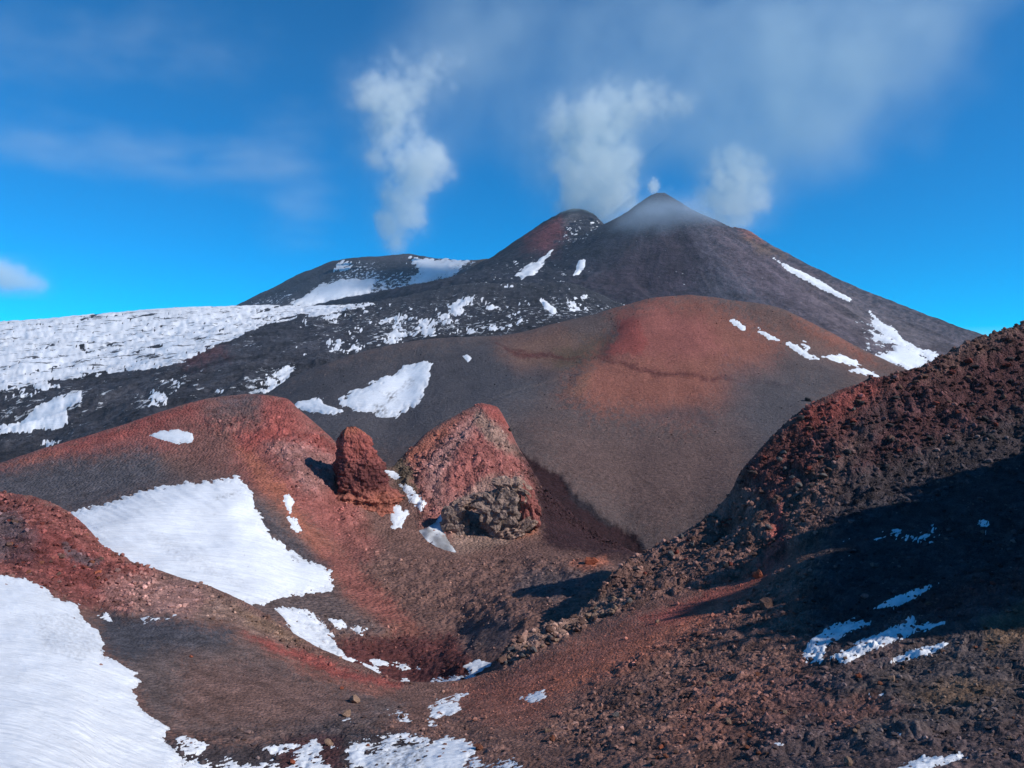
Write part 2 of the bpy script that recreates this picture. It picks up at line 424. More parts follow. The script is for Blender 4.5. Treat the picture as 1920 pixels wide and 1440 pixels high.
# ------------------------------------------------------------------ big ash hill in the middle distance
L = loft([
 '400:930:640 500:880 700:800 900:760 1150:720 1300:690 1500:720 1720:800 1950:900',
 '400:800:395 500:738:420 560:702:430 640:673:440 700:656:450 800:639:455 870:633:460 940:629:462 1040:607:470 1150:580:480 1230:559:490 1290:553:495 1380:564:490 1455:577:480 1510:600:470 1600:648:455 1720:702:430 1850:765:400 1950:800:380',
 '400:806:380 500:752:395 560:727:400 640:710:402 700:698:405 760:682:415 800:668:420 870:655:425 940:646:430 1000:646:432 1060:646:430 1120:634:432 1160:618:436 1190:603:440 1230:590:450 1290:588:455 1380:603:450 1455:620:445 1510:640:435 1600:676:425 1720:722:405 1850:780:385 1950:815:370',
 '400:815:365 500:772:370 560:752:370 640:742:365 700:735:365 760:722:375 800:705:382 870:685:390 940:676:396 1000:678:398 1060:680:398 1120:668:399 1150:657:401 1190:646:404 1230:640:410 1290:640:412 1380:655:410 1455:672:405 1510:686:398 1600:704:390 1720:742:378 1850:800:365 1950:830:355',
 '400:830:345 500:800:345 560:783:342 640:775:335 700:778:330 760:772:330 800:752:338 870:728:348 940:714:356 1000:706:362 1060:703:364 1090:700:365 1130:698:365 1190:694:366 1230:696:368 1290:700:368 1380:712:366 1455:724:362 1510:735:356 1600:755:348 1720:790:338 1850:850:325 1950:880:318',
 '400:860:310 500:835:308 560:825:302 640:820:296 700:822:292 760:815:295 800:800:300 870:775:310 940:758:318 1000:748:326 1060:742:330 1090:742:330 1120:748:327 1190:760:322 1230:765:320 1290:772:318 1380:778:316 1455:785:312 1510:790:308 1600:810:302 1720:850:295 1850:910:285 1950:940:280',
 '400:900:275 640:880:262 760:860:262 800:850:268 870:830:275 940:812:280 1000:805:284 1060:810:283 1120:828:277 1190:845:272 1290:850:268 1380:845:268 1455:842:266 1510:850:262 1720:910:250 1950:1000:240',
 '400:960:240 640:930:232 760:915:232 870:900:236 940:885:240 1000:875:243 1060:888:240 1120:912:234 1190:930:230 1290:930:228 1380:915:228 1455:905:226 1510:915:224 1720:980:215 1950:1060:208',
 '400:1010:215 760:970:206 870:960:208 940:950:210 1000:945:211 1060:960:208 1120:985:203 1190:1010:199 1290:1010:197 1380:995:197 1510:1000:194 1720:1060:188 1950:1120:182',
 '400:1100:185 760:1060:178 940:1050:178 1120:1090:172 1290:1110:168 1510:1100:166 1950:1200:160'], 400, 1950, 2.4, 2.4)
vis = sstep(.6, 1.15, L.t)
n = fbm(L.X/60, L.Y/60, 4, 41)*1.6 + ridged(L.X/34, L.Y/120, 3, 46)*.5 + fbm(L.X/9, L.Y/9, 3, 43)*.22 + ridged(L.X/22, L.Y/30, 3, 45)*.28
L.Z += n*(.3+.7*vis)
reproject(L)
L.Z += .9*sstep(-12, 14, in_poly(L.px+6*fbm(L.px/12, L.py/12, 3, 147), L.py, poly_of('1164,598 1196,590 1300,606 1360,650 1300,690 1200,672 1128,668 1150,640')))*sstep(1380, 1190, L.px)
L.Z += .8*sstep(-12, 14, in_poly(L.px+6*fbm(L.px/12, L.py/12, 3, 148), L.py, poly_of('1092,690 1112,686 1180,700 1160,740 1090,752 1060,738')))*sstep(1180, 1100, L.px)
# a gully cut into the foot of the hill, and the twin ruts of a track across it
gul = sstep(-11, 9, in_poly(L.px+12*fbm(L.px/26, L.py/26, 3, 47), L.py+12*fbm(L.px/26+9, L.py/26, 3, 48), poly_of('960,840 1010,872 1048,892 1066,914 1096,944 1140,978 1196,1008 1230,1090 960,1090')))
L.Z -= gul*(.9+.4*ridged(L.X/6, L.Y/8, 3, 49))
for rut in ('930,648 990,661 1060,673 1100,674', '932,654 990,667 1060,679 1100,680', '1120,668 1200,688 1290,702 1400,716 1490,721', '1120,674 1200,695 1290,709 1400,722 1490,727', '800,800 900,760 960,735 1040,715 1090,700'):
    pts = np.array(poly_of(rut)); yy = pchip1(pts[:,0], pts[:,1], L.px)
    L.Z -= .55*np.exp(-((L.py-yy)/2.2)**2)*sstep(pts[0,0], pts[0,0]+20, L.px)*sstep(pts[-1,0], pts[-1,0]-20, L.px)
reproject(L)
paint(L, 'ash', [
 ('cool', 33, .9, '440,760 560,690 940,625 960,680 1040,700 1000,760 900,800 740,850 500,850'),
 ('slate', 24, .5, '520,740 640,675 860,635 700,690 600,760'),
 ('brown', 24, .7, '930,632 1050,600 1100,660 1040,700 960,690 930,660'),
 ('ochre', 12, .15, '960,650 1060,625 1130,625 1140,660 1060,690 970,680'),
 ('olive', 15, .6, '1040,660 1150,630 1165,650 1110,690 1040,690'),
 ('rust', 33, .85, '1150,580 1290,548 1390,590 1480,640 1440,690 1280,760 1130,760 1060,740 1100,680 1170,620'),
 ('brick', 22, .8, '1170,585 1240,572 1320,600 1360,660 1260,680 1160,665'),
 ('red', 7, .8, '1165,600 1190,595 1215,640 1200,664 1130,668 1155,640'),
 ('rust', 38, .7, '1130,690 1330,690 1400,740 1300,790 1140,770 1090,750'),
 ('ochre', 10, .22, '1090,700 1105,690 1110,720 1085,750 1055,735'),
 ('brown', 21, .7, '1380,560 1460,575 1520,600 1720,700 1600,700 1470,640'),
 ('rust', 14, .8, '1490,600 1530,612 1600,650 1640,680 1560,650'),
 ('maroon', 4, .8, '930,648 990,660 1060,672 1090,672 1060,678 980,668'),
 ('maroon', 4, .8, '1120,668 1200,688 1290,702 1400,716 1490,722 1400,721 1280,708 1190,694'),
 ('slate', 12, .5, '1210,775 1290,765 1330,775 1340,800 1290,785 1230,785'),
 ('slate', 14, .4, '860,660 960,700 1040,700 900,760 860,740'),
 ('cool', 50, .8, '1380,700 1560,700 1530,780 1450,850 1380,800'),
 ('brown', 50, .45, '1000,800 1380,800 1400,900 1250,1000 1050,900'),
 ('slate', 6, .5, '420,830 480,765 540,740 560,780 640,830 500,900'),
 ('deep_shade', 4, 1, '960,840 1010,872 1048,892 1066,914 1096,944 1140,978 1196,1008 1230,1090 960,1090'),  # shade of the left-facing gully wall put into the colour, blackest along its edge
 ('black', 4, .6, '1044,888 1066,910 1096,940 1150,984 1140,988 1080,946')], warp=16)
L.C = L.C*.80*(1+.16*ridged(L.X/2.5, L.Y/9, 4, 141, .65)+.14*fbm(L.X/30, L.Y/60, 3, 142))[..., None]
HILL = L

# ------------------------------------------------------------------ crater with its red walls, spur and floor
L = loft([
 '-300:1080:260 0:1000 250:930 480:880 640:930 760:960 905:860:275 1010:1000:240 1190:1100:215 1350:1150:200',
 '-300:960:190 0:868:205 100:836:210 250:790:218 370:753:222 430:743:224 480:739:225 535:746:224 560:768:220 600:802:215 625:826:212 645:848:210 700:872:206 735:874:208 760:852:214 800:812:222 850:780:229 905:757:235 930:762:235 950:792:230 970:835:222 990:868:214 1010:905:207 1050:945:202 1100:990:195 1150:1018:190 1190:1034:186 1350:1100:170',
 '-300:985:182 0:890:195 100:862:198 250:822:205 370:797:208 430:788:209 480:785:209 535:798:207 560:812:205 600:838:203 625:855:201 645:870:200 700:892:199 735:892:201 760:880:204 800:848:210 850:818:216 905:800:221 930:808:220 950:832:216 970:866:211 990:895:205 1010:930:200 1050:962:196 1100:1000:191 1150:1024:186 1190:1038:182 1350:1104:166',
 '-300:1015:168 0:930:178 100:918:180 250:885:186 370:862:190 430:856:190 480:856:190 560:872:188 600:890:188 645:915:189 700:925:190 735:922:192 760:912:194 800:890:198 850:866:203 905:855:206 950:880:203 970:900:200 990:922:197 1010:956:193 1050:980:190 1100:1008:186 1150:1029:182 1190:1041:178 1350:1107:163',
 '-300:1045:150 0:970:158 140:955:162 300:915:172 420:900:175 480:903:174 560:928:172 645:965:176 700:968:180 760:958:184 800:945:187 850:930:190 905:922:192 950:930:190 970:942:188 990:962:186 1010:984:184 1050:1001:182 1100:1018:180 1150:1033:176 1190:1044:173 1350:1112:158',
 '-300:1080:132 0:1010:138 140:975:145 300:945:152 420:938:156 480:950:156 560:985:156 645:1010:162 700:1010:168 760:1005:172 800:1002:175 850:1000:176 905:1000:177 960:1000:177 1010:1012:175 1050:1020:173 1100:1029:171 1150:1037:168 1190:1045:165 1350:1116:150',
 '-300:1110:118 0:1050:122 140:1015:128 300:995:134 420:995:138 480:1008:139 560:1040:141 645:1048:148 700:1040:155 760:1033:160 850:1037:163 905:1042:163 960:1036:163 1010:1032:161 1050:1036:159 1100:1044:157 1140:1050:154 1190:1060:150 1350:1130:140',
 '-300:1150:104 0:1100:106 140:1070:110 300:1050:116 420:1060:118 480:1070:119 560:1090:122 645:1095:128 700:1090:133 760:1082:138 850:1080:140 905:1080:141 960:1078:140 1010:1078:136 1060:1080:130 1100:1082:124 1140:1088:118 1190:1098:114 1350:1160:120',
 '-300:1200:92 0:1160:94 300:1110:100 420:1120:103 480:1128:104 560:1140:107 645:1146:111 700:1145:115 760:1140:119 850:1136:121 905:1132:116 960:1128:111 1010:1126:107 1060:1124:106 1100:1122:104 1140:1124:103 1190:1134:102.5 1350:1200:104',
 '-300:1260:82 0:1230:84 300:1165:90 420:1172:93 480:1178:94 560:1188:97 645:1196:100 700:1198:102 760:1196:105 850:1190:106 905:1185:99 960:1175:94.5 1010:1170:92 1060:1165:92 1100:1163:93.5 1140:1168:95 1190:1185:96 1350:1250:92',
 '-300:1330:74 0:1300:76 300:1230:82 480:1225:86 560:1232:89 645:1242:91 700:1246:93 760:1250:94 850:1252:89 905:1244:87 960:1224:86 1010:1212:85.5 1060:1205:86.5 1140:1215:88 1190:1235:89 1350:1300:84',
 '-300:1420:66 0:1390:68 300:1330:72 560:1310:78 700:1310:82 760:1315:83 850:1318:83 960:1290:83 1060:1270:82 1190:1310:79 1350:1370:75'], -300, 1350, 2.3, 2.1)
reproject(L)
def rmask(L, specs):
    m = np.zeros(L.px.shape, np.float32)
    wx = 14*fbm(L.px*.03, L.py*.03, 3, 71)
    for amp, fe, s in specs:
        m = np.maximum(m, amp*sstep(-fe, fe, in_poly(L.px+wx, L.py+wx, poly_of(s))))
    return m
rock = rmask(L, [(.9, 14, '385,780 520,770 560,800 480,830 400,815'), (1, 12, '520,800 640,830 700,1000 640,1000 560,930 500,860'),
                 (1.3, 14, '740,870 905,760 1000,890 1010,1000 800,1010'), (.7, 14, '640,980 720,1040 850,1050 1140,1040 1140,1130 980,1180 800,1160 700,1100'),
                 (.9, 10, '985,880 1060,900 1190,1010 1150,1030 1040,960 1000,920'), (.7, 20, '560,1140 760,1180 900,1200 880,1270 640,1240')])
c1, id1 = cells(L.X/2.6, L.Y/3.2, 51); c2, id2 = cells(L.X/1.0, L.Y/1.3, 52)
n = fbm(L.X/26, L.Y/26, 4, 53)*1.1 + fbm(L.X/5, L.Y/5, 3, 54)*.16
n += rock*((.55-c1)*1.3*(.3+id1) + (.5-c2)*.42*(.3+id2) + ridged(L.X/7, L.Y/9, 3, 55)*.5)
L.Z += n*sstep(.6, 1.2, L.t)
reproject(L)
L.rock = rock
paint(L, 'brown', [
 ('brick', 22, .95, '-300,980 0,870 250,785 480,735 560,750 640,840 700,900 640,1000 430,900 300,850 100,868 0,890'),
 ('red', 12, .7, '-50,900 0,872 100,838 250,792 380,752 380,768 250,812 100,855 0,885'),
 ('orange', 9, .5, '0,875 60,855 120,842 100,858 30,878'),
 ('ash', 30, .8, '-60,1100 -60,950 0,885 280,850 460,900 560,1000 640,1100 480,1200 300,1200'),
 ('cool', 28, .9, '-60,950 0,885 120,860 280,850 330,900 240,930 120,960 0,970'),
 ('ash', 20, .8, '375,768 470,745 500,760 480,790 400,790'),
 ('cool', 12, .6, '400,745 480,742 500,756 420,762'),
 ('brown', 25, .7, '330,800 440,800 450,880 380,900 320,880'),
 ('red', 10, .6, '490,745 548,748 560,800 520,830 470,825 500,790'),
 ('orange', 14, .85, '440,835 470,835 500,880 560,950 620,1040 600,1050 540,970 470,890'),
 ('red', 10, .7, '440,820 520,800 600,815 640,845 600,850 520,825 460,850'),
 ('pink', 16, .8, '500,835 560,825 620,850 640,900 600,940 540,890'),
 ('maroon', 8, .5, '540,860 565,855 560,885 540,880'),
 ('brick', 16, .7, '560,940 640,900 700,980 720,1040 660,1060 600,1000'),
 ('rust', 16, .85, '560,990 610,1000 700,1090 790,1180 770,1200 700,1150 620,1090'),
 ('brick', 14, .6, '600,1030 640,1040 760,1160 720,1170 650,1110'),
 ('orange', 12, .75, '620,890 700,880 720,920 700,950 640,930'),
 ('olive', 16, .75, '700,850 770,850 800,900 790,960 740,900'),
 ('brown', 18, .8, '700,930 800,950 830,1000 740,1030 690,1000'),
 ('brick', 12, .95, '760,850 840,790 905,755 940,762 960,800 1000,880 1010,940 900,960 850,1000 800,990 780,900'),
 ('pink', 18, .45, '775,865 850,800 905,762 965,850 1000,890 930,930 830,985 795,960'),
 ('red', 12, .4, '840,860 900,800 960,850 990,890 900,910 840,920'),
 ('orange', 10, .6, '755,850 800,812 860,785 840,815 780,870'),
 ('pink', 9, .9, '800,870 860,800 900,770 880,820 830,880 830,960 800,920'),
 ('tan', 7, .8, '890,770 910,775 960,830 985,860 975,865 920,830 890,790'),
 ('red', 6, .7, '890,758 930,756 950,790 960,810 925,785'),
 ('tan', 10, .7, '840,960 900,900 980,890 1000,960 980,1000 920,1030 850,1040'),
 ('orange', 7, .6, '970,985 1000,960 1010,1000 960,1010'),
 ('deep_shade', 13, 1, '955,835 1000,868 1050,895 1080,930 1190,1008 1200,1050 1110,1052 1020,1030 1005,960 1000,900'),  # same gully shade carried on in the colour of the crater side
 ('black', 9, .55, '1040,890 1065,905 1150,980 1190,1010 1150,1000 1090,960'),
 ('brown', 20, .8, '700,1030 850,1040 1000,1030 1150,1050 1130,1150 1000,1190 880,1180 760,1110'),
 ('cool', 16, .55, '980,1070 1080,1070 1130,1090 1060,1130 960,1110'),
 ('orange', 7, .8, '1070,1055 1110,1050 1135,1040 1145,1056 1100,1068'),
 ('maroon', 16, .9, '640,1200 760,1190 850,1190 890,1230 880,1290 700,1290 600,1230'),
 ('cool', 14, .5, '860,1170 960,1160 960,1210 880,1220'),
 ('ash', 14, .9, '480,1120 620,1110 720,1180 640,1190 560,1160'),
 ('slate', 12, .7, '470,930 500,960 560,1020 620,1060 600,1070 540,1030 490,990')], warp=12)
C = L.C
L.C = C*(1+.30*rock[..., None]*((id1-.5)+(id2-.5))[..., None])
CRATER = L

# ------------------------------------------------------------------ foreground: near rim, saddle, right-hand slope
L = loft([
 '-380:1000:150 0:1080:125 200:1150:112 450:1240:98 760:1400:84 930:1370:84 1100:1260:98 1190:1200:112 1290:1150:116 1400:1080:116 1500:1000:118 1700:930:124 1920:850:130 2400:600:150 2900:420:170',
 '-380:800:128 -200:850:121 0:921:112 60:931:110 130:960:107 160:985:105 200:1030:102 260:1058:99 330:1077:96 450:1128:90 560:1194:83 680:1250:77 760:1279:73 860:1274:73 925:1250:76 950:1222:77 975:1200:79 1050:1168:83 1110:1130:88 1132:1092:92 1160:1068:95 1190:1050:98 1290:992:99 1365:932:100 1385:890:101 1410:858:101 1450:815:102 1500:772:103 1580:730:104 1700:700:106 1760:673:107 1840:640:109 1920:610:111 2100:500:118 2400:330:130 2700:250:140 2900:200:146',
 '-380:825:122 -200:875:115 0:945:107 60:957:104 130:985:102 160:1008:100 200:1045:98 260:1075:95 330:1098:92 450:1147:86.5 560:1208:80.5 680:1260:75 760:1285:71.5 860:1284:71 925:1264:72 975:1228:75 1050:1190:79 1110:1155:83.5 1160:1110:88 1190:1088:91 1290:1045:93 1365:990:94.5 1410:925:96 1450:880:97 1500:842:98 1580:800:99 1700:762:101 1840:705:104 1920:675:106 2100:570:112 2400:410:123 2700:320:132 2900:260:138',
 '-380:890:108 -200:940:102 0:1005:95 60:1022:92 130:1050:91 200:1085:89 260:1105:87 330:1125:85 450:1165:82 560:1224:77.5 680:1270:73 760:1292:70 860:1294:69 925:1278:69 1050:1212:73 1110:1185:76 1190:1138:80 1290:1105:82 1365:1075:83.5 1440:1022:86 1500:955:88.5 1580:900:90.5 1700:850:93 1840:795:96 1920:765:98 2100:670:103 2400:510:113 2700:400:120 2900:340:124',
 '-380:1000:86 -200:1030:83 0:1083:79 60:1094:77.5 130:1120:76.5 200:1148:75.5 260:1155:75 330:1160:74.5 450:1200:73 560:1248:71.5 680:1288:68.5 760:1308:66 860:1313:64.5 925:1305:63.5 1050:1258:65.5 1190:1200:68.5 1290:1165:70 1440:1105:73 1500:1060:75 1580:1010:77.5 1700:965:80 1840:910:83 1920:880:85 2100:770:90 2400:600:96 2700:470:98 2900:420:100',
 '-380:1085:68 -200:1100:67 0:1135:66 60:1145:66 130:1165:66 200:1190:66 260:1200:66 330:1208:66 450:1240:66 560:1272:65.5 680:1306:63.5 760:1326:61.5 860:1331:60 925:1325:58.5 1050:1296:59 1190:1250:60.5 1290:1220:61.5 1440:1170:63 1500:1135:64.5 1580:1100:66 1700:1060:68 1840:1010:70 1920:985:71.5 2100:870:75 2400:660:78 2700:470:78 2900:420:78',
 '-380:1180:53 -200:1190:53 0:1215:53 130:1230:54 200:1245:55 330:1268:57 450:1290:58 560:1312:58.5 680:1335:57.5 760:1352:56 860:1357:54.5 925:1352:53.5 1050:1330:53 1190:1298:53 1290:1275:53.5 1440:1235:54.5 1580:1185:56 1700:1150:57 1840:1105:58.5 1920:1080:59.5 2400:800:65 2700:600:62 2900:560:60',
 '-380:1290:41 -200:1295:41 0:1310:42 130:1322:44 200:1332:46 330:1345:49 450:1360:51 560:1368:52 680:1376:51.5 760:1384:50.5 860:1388:49 925:1385:48 1050:1370:47 1190:1348:46 1290:1330:45.5 1440:1300:45.5 1580:1262:46 1700:1235:46.5 1840:1200:47 1920:1180:48 2400:1000:55 2700:860:52 2900:820:50',
 '-380:1420:30 0:1430:32 130:1432:35 200:1435:38 330:1435:42 450:1430:44.5 560:1426:45.5 680:1424:45.5 760:1428:44.5 860:1432:43 925:1430:42 1050:1420:40.5 1190:1405:39 1290:1392:38 1440:1370:37 1580:1345:36.5 1700:1325:36 1840:1300:36 1920:1285:36.5 2400:1130:42 2700:1050:42 2900:1000:42',
 '-380:1540:22 0:1545:24 330:1530:34 560:1500:39 860:1500:37 1190:1485:32 1440:1465:29.5 1700:1440:28 1920:1410:28 2400:1290:31 2700:1230:32 2900:1200:32',
 '-380:1800:10 0:1800:10 560:1780:12 960:1780:12 1440:1760:12 1920:1740:12 2400:1700:12 2700:1680:12 2900:1680:12',
 '-380:1750:2.2 960:1750:2.2 2400:1750:2.2 2900:1750:2.2'], -380, 4300, 2.35, 2.15, 24.0)
ax_, ay_, bx_, by_ = 94., 66., 84., 30.  # ridge out of view on the right, added and shaped to shade the slope
tt = np.clip(((L.X-ax_)*(bx_-ax_)+(L.Y-ay_)*(by_-ay_))/((bx_-ax_)**2+(by_-ay_)**2), 0, 1)
dist = np.hypot(L.X-ax_-tt*(bx_-ax_), L.Y-ay_-tt*(by_-ay_))
crest = np.interp(tt, [0, .15, .45, .8, 1], [18, 22, 24, 25, 25]) + 11*fbm(L.X/7, L.Y/7, 4, 91, .65) + 3*ridged(L.X/3, L.Y/3, 3, 92)
L.Z += np.maximum(crest-L.Z, 0)*np.exp(-(dist/10.5)**2)*sstep(2020, 2400, L.px)
reproject(L)
rock = rmask(L, [(1.0, 14, '-50,920 60,930 130,960 200,1030 270,1065 330,1110 250,1160 140,1130 60,1095 -50,1080'),
                 (.45, 16, '250,1060 330,1080 450,1130 560,1200 640,1245 600,1250 440,1175 330,1160 240,1150'),
                 (1.25, 20, '1380,890 1500,770 1700,690 1930,600 2400,300 2400,620 1930,800 1600,920 1450,980'), (1.1, 8, '925,1245 975,1195 1110,1120 1190,1045 1300,985 1380,900 1500,770 1700,690 1760,665 1930,600 2400,300 2400,700 1930,880 1600,1000 1480,1040 1420,1080 1300,1105 1190,1140 1080,1185 950,1255'),
                 (.75, 30, '1300,1150 1500,1060 1940,880 1940,1440 1100,1440 1000,1380 1150,1260'),
                 (.4, 20, '330,1380 560,1370 720,1340 900,1340 1000,1440 300,1450')])
smooth_path = sstep(-12, 16, in_poly(L.px, L.py, poly_of('930,1262 1100,1195 1220,1140 1330,1112 1430,1072 1450,1090 1330,1160 1150,1240 1000,1290 900,1300')))
rock *= 1-.92*smooth_path
wX = L.X + 1.1*fbm(L.X/2.2, L.Y/2.2, 4, 161, .65); wY = L.Y + 1.1*fbm(L.X/2.2+40, L.Y/2.2, 4, 165, .65)
c0, id0 = cells(wX/4.6, wY/4.2, 60); c1, id1 = cells(wX/1.5, wY/1.7, 61); c2, id2 = cells(wX/.62, wY/.7, 62)
n = fbm(L.X/12, L.Y/12, 4, 63)*.45 + fbm(L.X/2.2, L.Y/2.2, 3, 64)*.06
patchy = sstep(-.25, .35, fbm(L.X/9, L.Y/9, 3, 68))
n += np.clip(rock-1, 0, 1)*2*(ridged(L.X/6, L.Y/8, 4, 168, .6)*1.1+(.5-c0)*1.2*id0)
n += rock*((.55-c0)*1.7*id0*patchy + (.55-c1)*.75*id1*(.4+.8*patchy) + (.5-c2)*.42*id2 + ridged(L.X/2.6, L.Y/3.4, 4, 67, .65)*.34 + fbm(L.X/18, L.Y/14, 2, 69)*1.1)
n += (1-rock)*(.5-c2)*.05
L.Z += n*sstep(.3, 1.05, L.t)*sstep(10.6, 9.5, L.t)
reproject(L)
L.rock = rock
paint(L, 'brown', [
 ('brick', 14, .9, '-400,800 0,915 140,960 210,1030 300,1080 260,1150 140,1130 60,1090 -400,1000'),
 ('red', 10, .6, '60,985 130,1000 200,1060 160,1110 90,1080'),
 ('maroon', 30, .45, '-60,900 60,925 200,1030 300,1090 200,1150 0,1090'),
 ('cool', 12, .7, '-60,955 30,960 70,1010 60,1050 -60,1040'),
 ('maroon', 10, .6, '0,1010 80,1000 100,1050 40,1075'),
 ('cool', 6, .7, '120,1020 190,1055 180,1070 125,1045'),
 ('tan', 12, .55, '240,1085 330,1080 450,1130 560,1195 540,1210 440,1170 330,1155 250,1150'),
 ('pink', 12, .7, '200,1080 330,1082 400,1120 360,1155 260,1150 190,1130'),
 ('ochre', 8, .4, '440,1140 500,1160 570,1205 540,1205 460,1165'),
 ('ash', 18, 1, '170,1160 330,1165 450,1200 560,1250 700,1300 760,1320 700,1370 480,1390 300,1370 230,1250'),
 ('brown', 40, .7, '350,1230 600,1260 700,1330 500,1380 320,1350'),
 ('slate', 18, .85, '190,1150 300,1160 440,1185 420,1215 300,1215 250,1240 190,1210'),
 ('red', 8, .85, '455,1185 540,1215 640,1250 760,1283 740,1292 620,1265 500,1215'),
 ('rust', 10, .6, '500,1225 620,1270 740,1296 700,1305 600,1275'),
 ('black', 18, .85, '300,1385 480,1395 620,1360 760,1370 820,1395 800,1460 280,1460'),
 ('maroon', 10, .5, '540,1385 640,1380 640,1440 520,1445'),
 ('rust', 34, .95, '860,1310 1000,1330 1150,1270 1330,1180 1440,1090 1420,1050 1300,1110 1100,1200 940,1265 860,1290'),
 ('red', 12, .75, '1200,1160 1300,1128 1420,1075 1440,1020 1450,960 1470,940 1470,1050 1400,1110 1260,1170'),
 ('orange', 14, .55, '1000,1290 1150,1230 1300,1150 1400,1095 1300,1170 1150,1250 1050,1300'),
 ('tan', 10, .45, '925,1248 975,1198 1110,1125 1160,1100 1200,1120 1080,1180 950,1252'),
 ('brown', 20, .8, '1120,1090 1190,1045 1300,985 1400,930 1420,1040 1300,1100 1180,1130'),
 ('maroon', 22, .8, '1380,870 1500,770 1640,705 1760,670 1700,760 1560,860 1440,960'),  # maroon clinker, tint lowered to stand for grazing light on the ridge
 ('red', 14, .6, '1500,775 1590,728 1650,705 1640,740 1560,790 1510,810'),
 ('black', 40, .8, '1640,760 1940,600 2400,300 2400,900 1940,1100 1560,1240 1500,1150 1540,1000 1560,880'),  # dark clinker, blackened further with the right slope's shade
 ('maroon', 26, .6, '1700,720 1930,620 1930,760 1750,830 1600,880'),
 ('black', 30, .6, '1560,960 1940,860 1940,1060 1700,1150 1520,1180'),  # second layer of that shade put into the tint
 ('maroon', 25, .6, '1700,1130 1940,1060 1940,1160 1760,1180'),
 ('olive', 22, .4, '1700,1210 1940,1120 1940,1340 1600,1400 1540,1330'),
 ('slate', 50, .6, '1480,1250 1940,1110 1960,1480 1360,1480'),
 ('rust', 14, .4, '1500,1330 1640,1300 1700,1330 1560,1370'), ('ochre', 14, .5, '1700,1300 1800,1270 1900,1290 1760,1330'),
 ('ochre', 10, .5, '1840,1160 1930,1130 1930,1200 1850,1230'),
 ('brown', 30, .6, '1140,1290 1330,1200 1500,1150 1500,1260 1300,1330'),
 ('rust', 16, .5, '860,1320 1000,1300 1060,1330 980,1370 880,1350'),
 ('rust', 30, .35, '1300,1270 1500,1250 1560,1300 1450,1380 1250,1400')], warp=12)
L.C = L.C*(1+(.25+.30*rock[..., None])*((id1-.5)+(id2-.5)*.8)[..., None])
FORE = L

M_far = ground_mat('far_slope', 60, 11, .8, .36, 9, fleck=14.)
M_lava = ground_mat('black_lava', 30, 4.5, 1.0, .50, 5, fleck=8.)
def snowiness(L, base, regions):
    w = np.full(L.px.shape, base, np.float32); nz = 16*fbm(L.px/34, L.py/22, 4, 501, .6)
    for val, fe, s in regions:
        m = sstep(-fe, fe, in_poly(L.px+nz, L.py+nz*.6, poly_of(s))); w = w+(val-w)*m
    return w
SUMMIT.snowy = snowiness(SUMMIT, .30, [(.44, 16, '540,575 640,500 700,484 740,520 700,560'), (.50, 14, '650,530 760,520 800,484 890,486 860,520 700,565'), (.42, 8, '440,578 520,550 560,560 480,582'), (.30, 10, '500,545 620,492 640,500 560,545')])
VOLC.snowy = snowiness(VOLC, .27, [(.37, 20, '780,560 900,505 1000,470 1060,500 1060,560 900,580'), (.40, 16, '1040,440 1090,400 1160,412 1120,450 1060,470'), (.36, 14, '960,520 1060,470 1110,480 1060,540'), (.30, 30, '1140,420 1300,420 1300,560 1100,560'), (.43, 12, '1600,590 1660,610 1780,680 1700,690 1620,660')])
LAVA.snowy = snowiness(LAVA, .335, [(.43, 12, '400,735 500,690 560,685 520,735 430,745'), (.44, 12, '245,740 310,735 318,762 255,765'), (.42, 12, '290,710 370,700 380,735 320,735'), (.43, 10, '180,722 212,722 205,755 183,752'),
   (.43, 16, '680,610 760,590 970,600 960,622 820,634 690,652'), (.42, 14, '620,650 700,628 690,660 610,672'), (.40, 16, '820,560 940,555 970,600 850,600'), (.42, 12, '0,760 60,735 160,728 160,770 90,812 0,820'), (.40, 10, '0,705 120,722 60,748 0,755'),
   (.41, 12, '960,580 1060,560 1180,575 1060,605 970,612'), (.39, 14, '560,600 700,575 840,560 820,590 600,640'), (.42, 8, '440,640 490,626 480,652 440,658'), (.40, 8, '80,832 130,820 120,840 85,842')])

M_hill = ground_mat('ash_slope', 16, 1.3, .9, .36, 1.0, var1=.10)
M_crater = ground_mat('scoria_wall', 3, .55, .9, .34, .40, s3=.7)
M_fore = ground_mat('scoria_near', 1.1, .16, .9, .38, .14, s3=.26)
put('summit_hill', grid_mesh('summit_hill', SUMMIT.X, SUMMIT.Y, SUMMIT.Z, SUMMIT.C, None, SUMMIT.snowy), M_far, 'distant rounded summit with snow left of the main cone', kind='structure')
put('volcano', grid_mesh('volcano', VOLC.X, VOLC.Y, VOLC.Z, VOLC.C, None, VOLC.snowy), M_far, 'steep dark smoking volcano cone', kind='structure')
put('lava_field', grid_mesh('lava_field', LAVA.X, LAVA.Y, LAVA.Z, LAVA.C, None, LAVA.snowy), M_lava, 'black rough lava field below the summit', kind='structure')
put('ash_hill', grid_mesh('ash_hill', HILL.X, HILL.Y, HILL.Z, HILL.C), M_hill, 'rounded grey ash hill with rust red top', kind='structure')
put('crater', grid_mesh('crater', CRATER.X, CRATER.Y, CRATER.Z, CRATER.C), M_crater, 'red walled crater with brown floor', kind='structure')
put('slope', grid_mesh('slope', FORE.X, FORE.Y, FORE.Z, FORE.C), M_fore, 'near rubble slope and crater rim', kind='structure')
gp = 4500.
put('ground', raw_mesh('ground', [(-gp,-1500,-420),(gp,-1500,-420),(gp,3330,-420),(-gp,3330,-420)], [(0,1,2,3)]),
    ground_mat('lowland', 200, 30, .1, .2, 1, const=(.06,.055,.055)), 'dark low ground around the mountain', kind='structure')
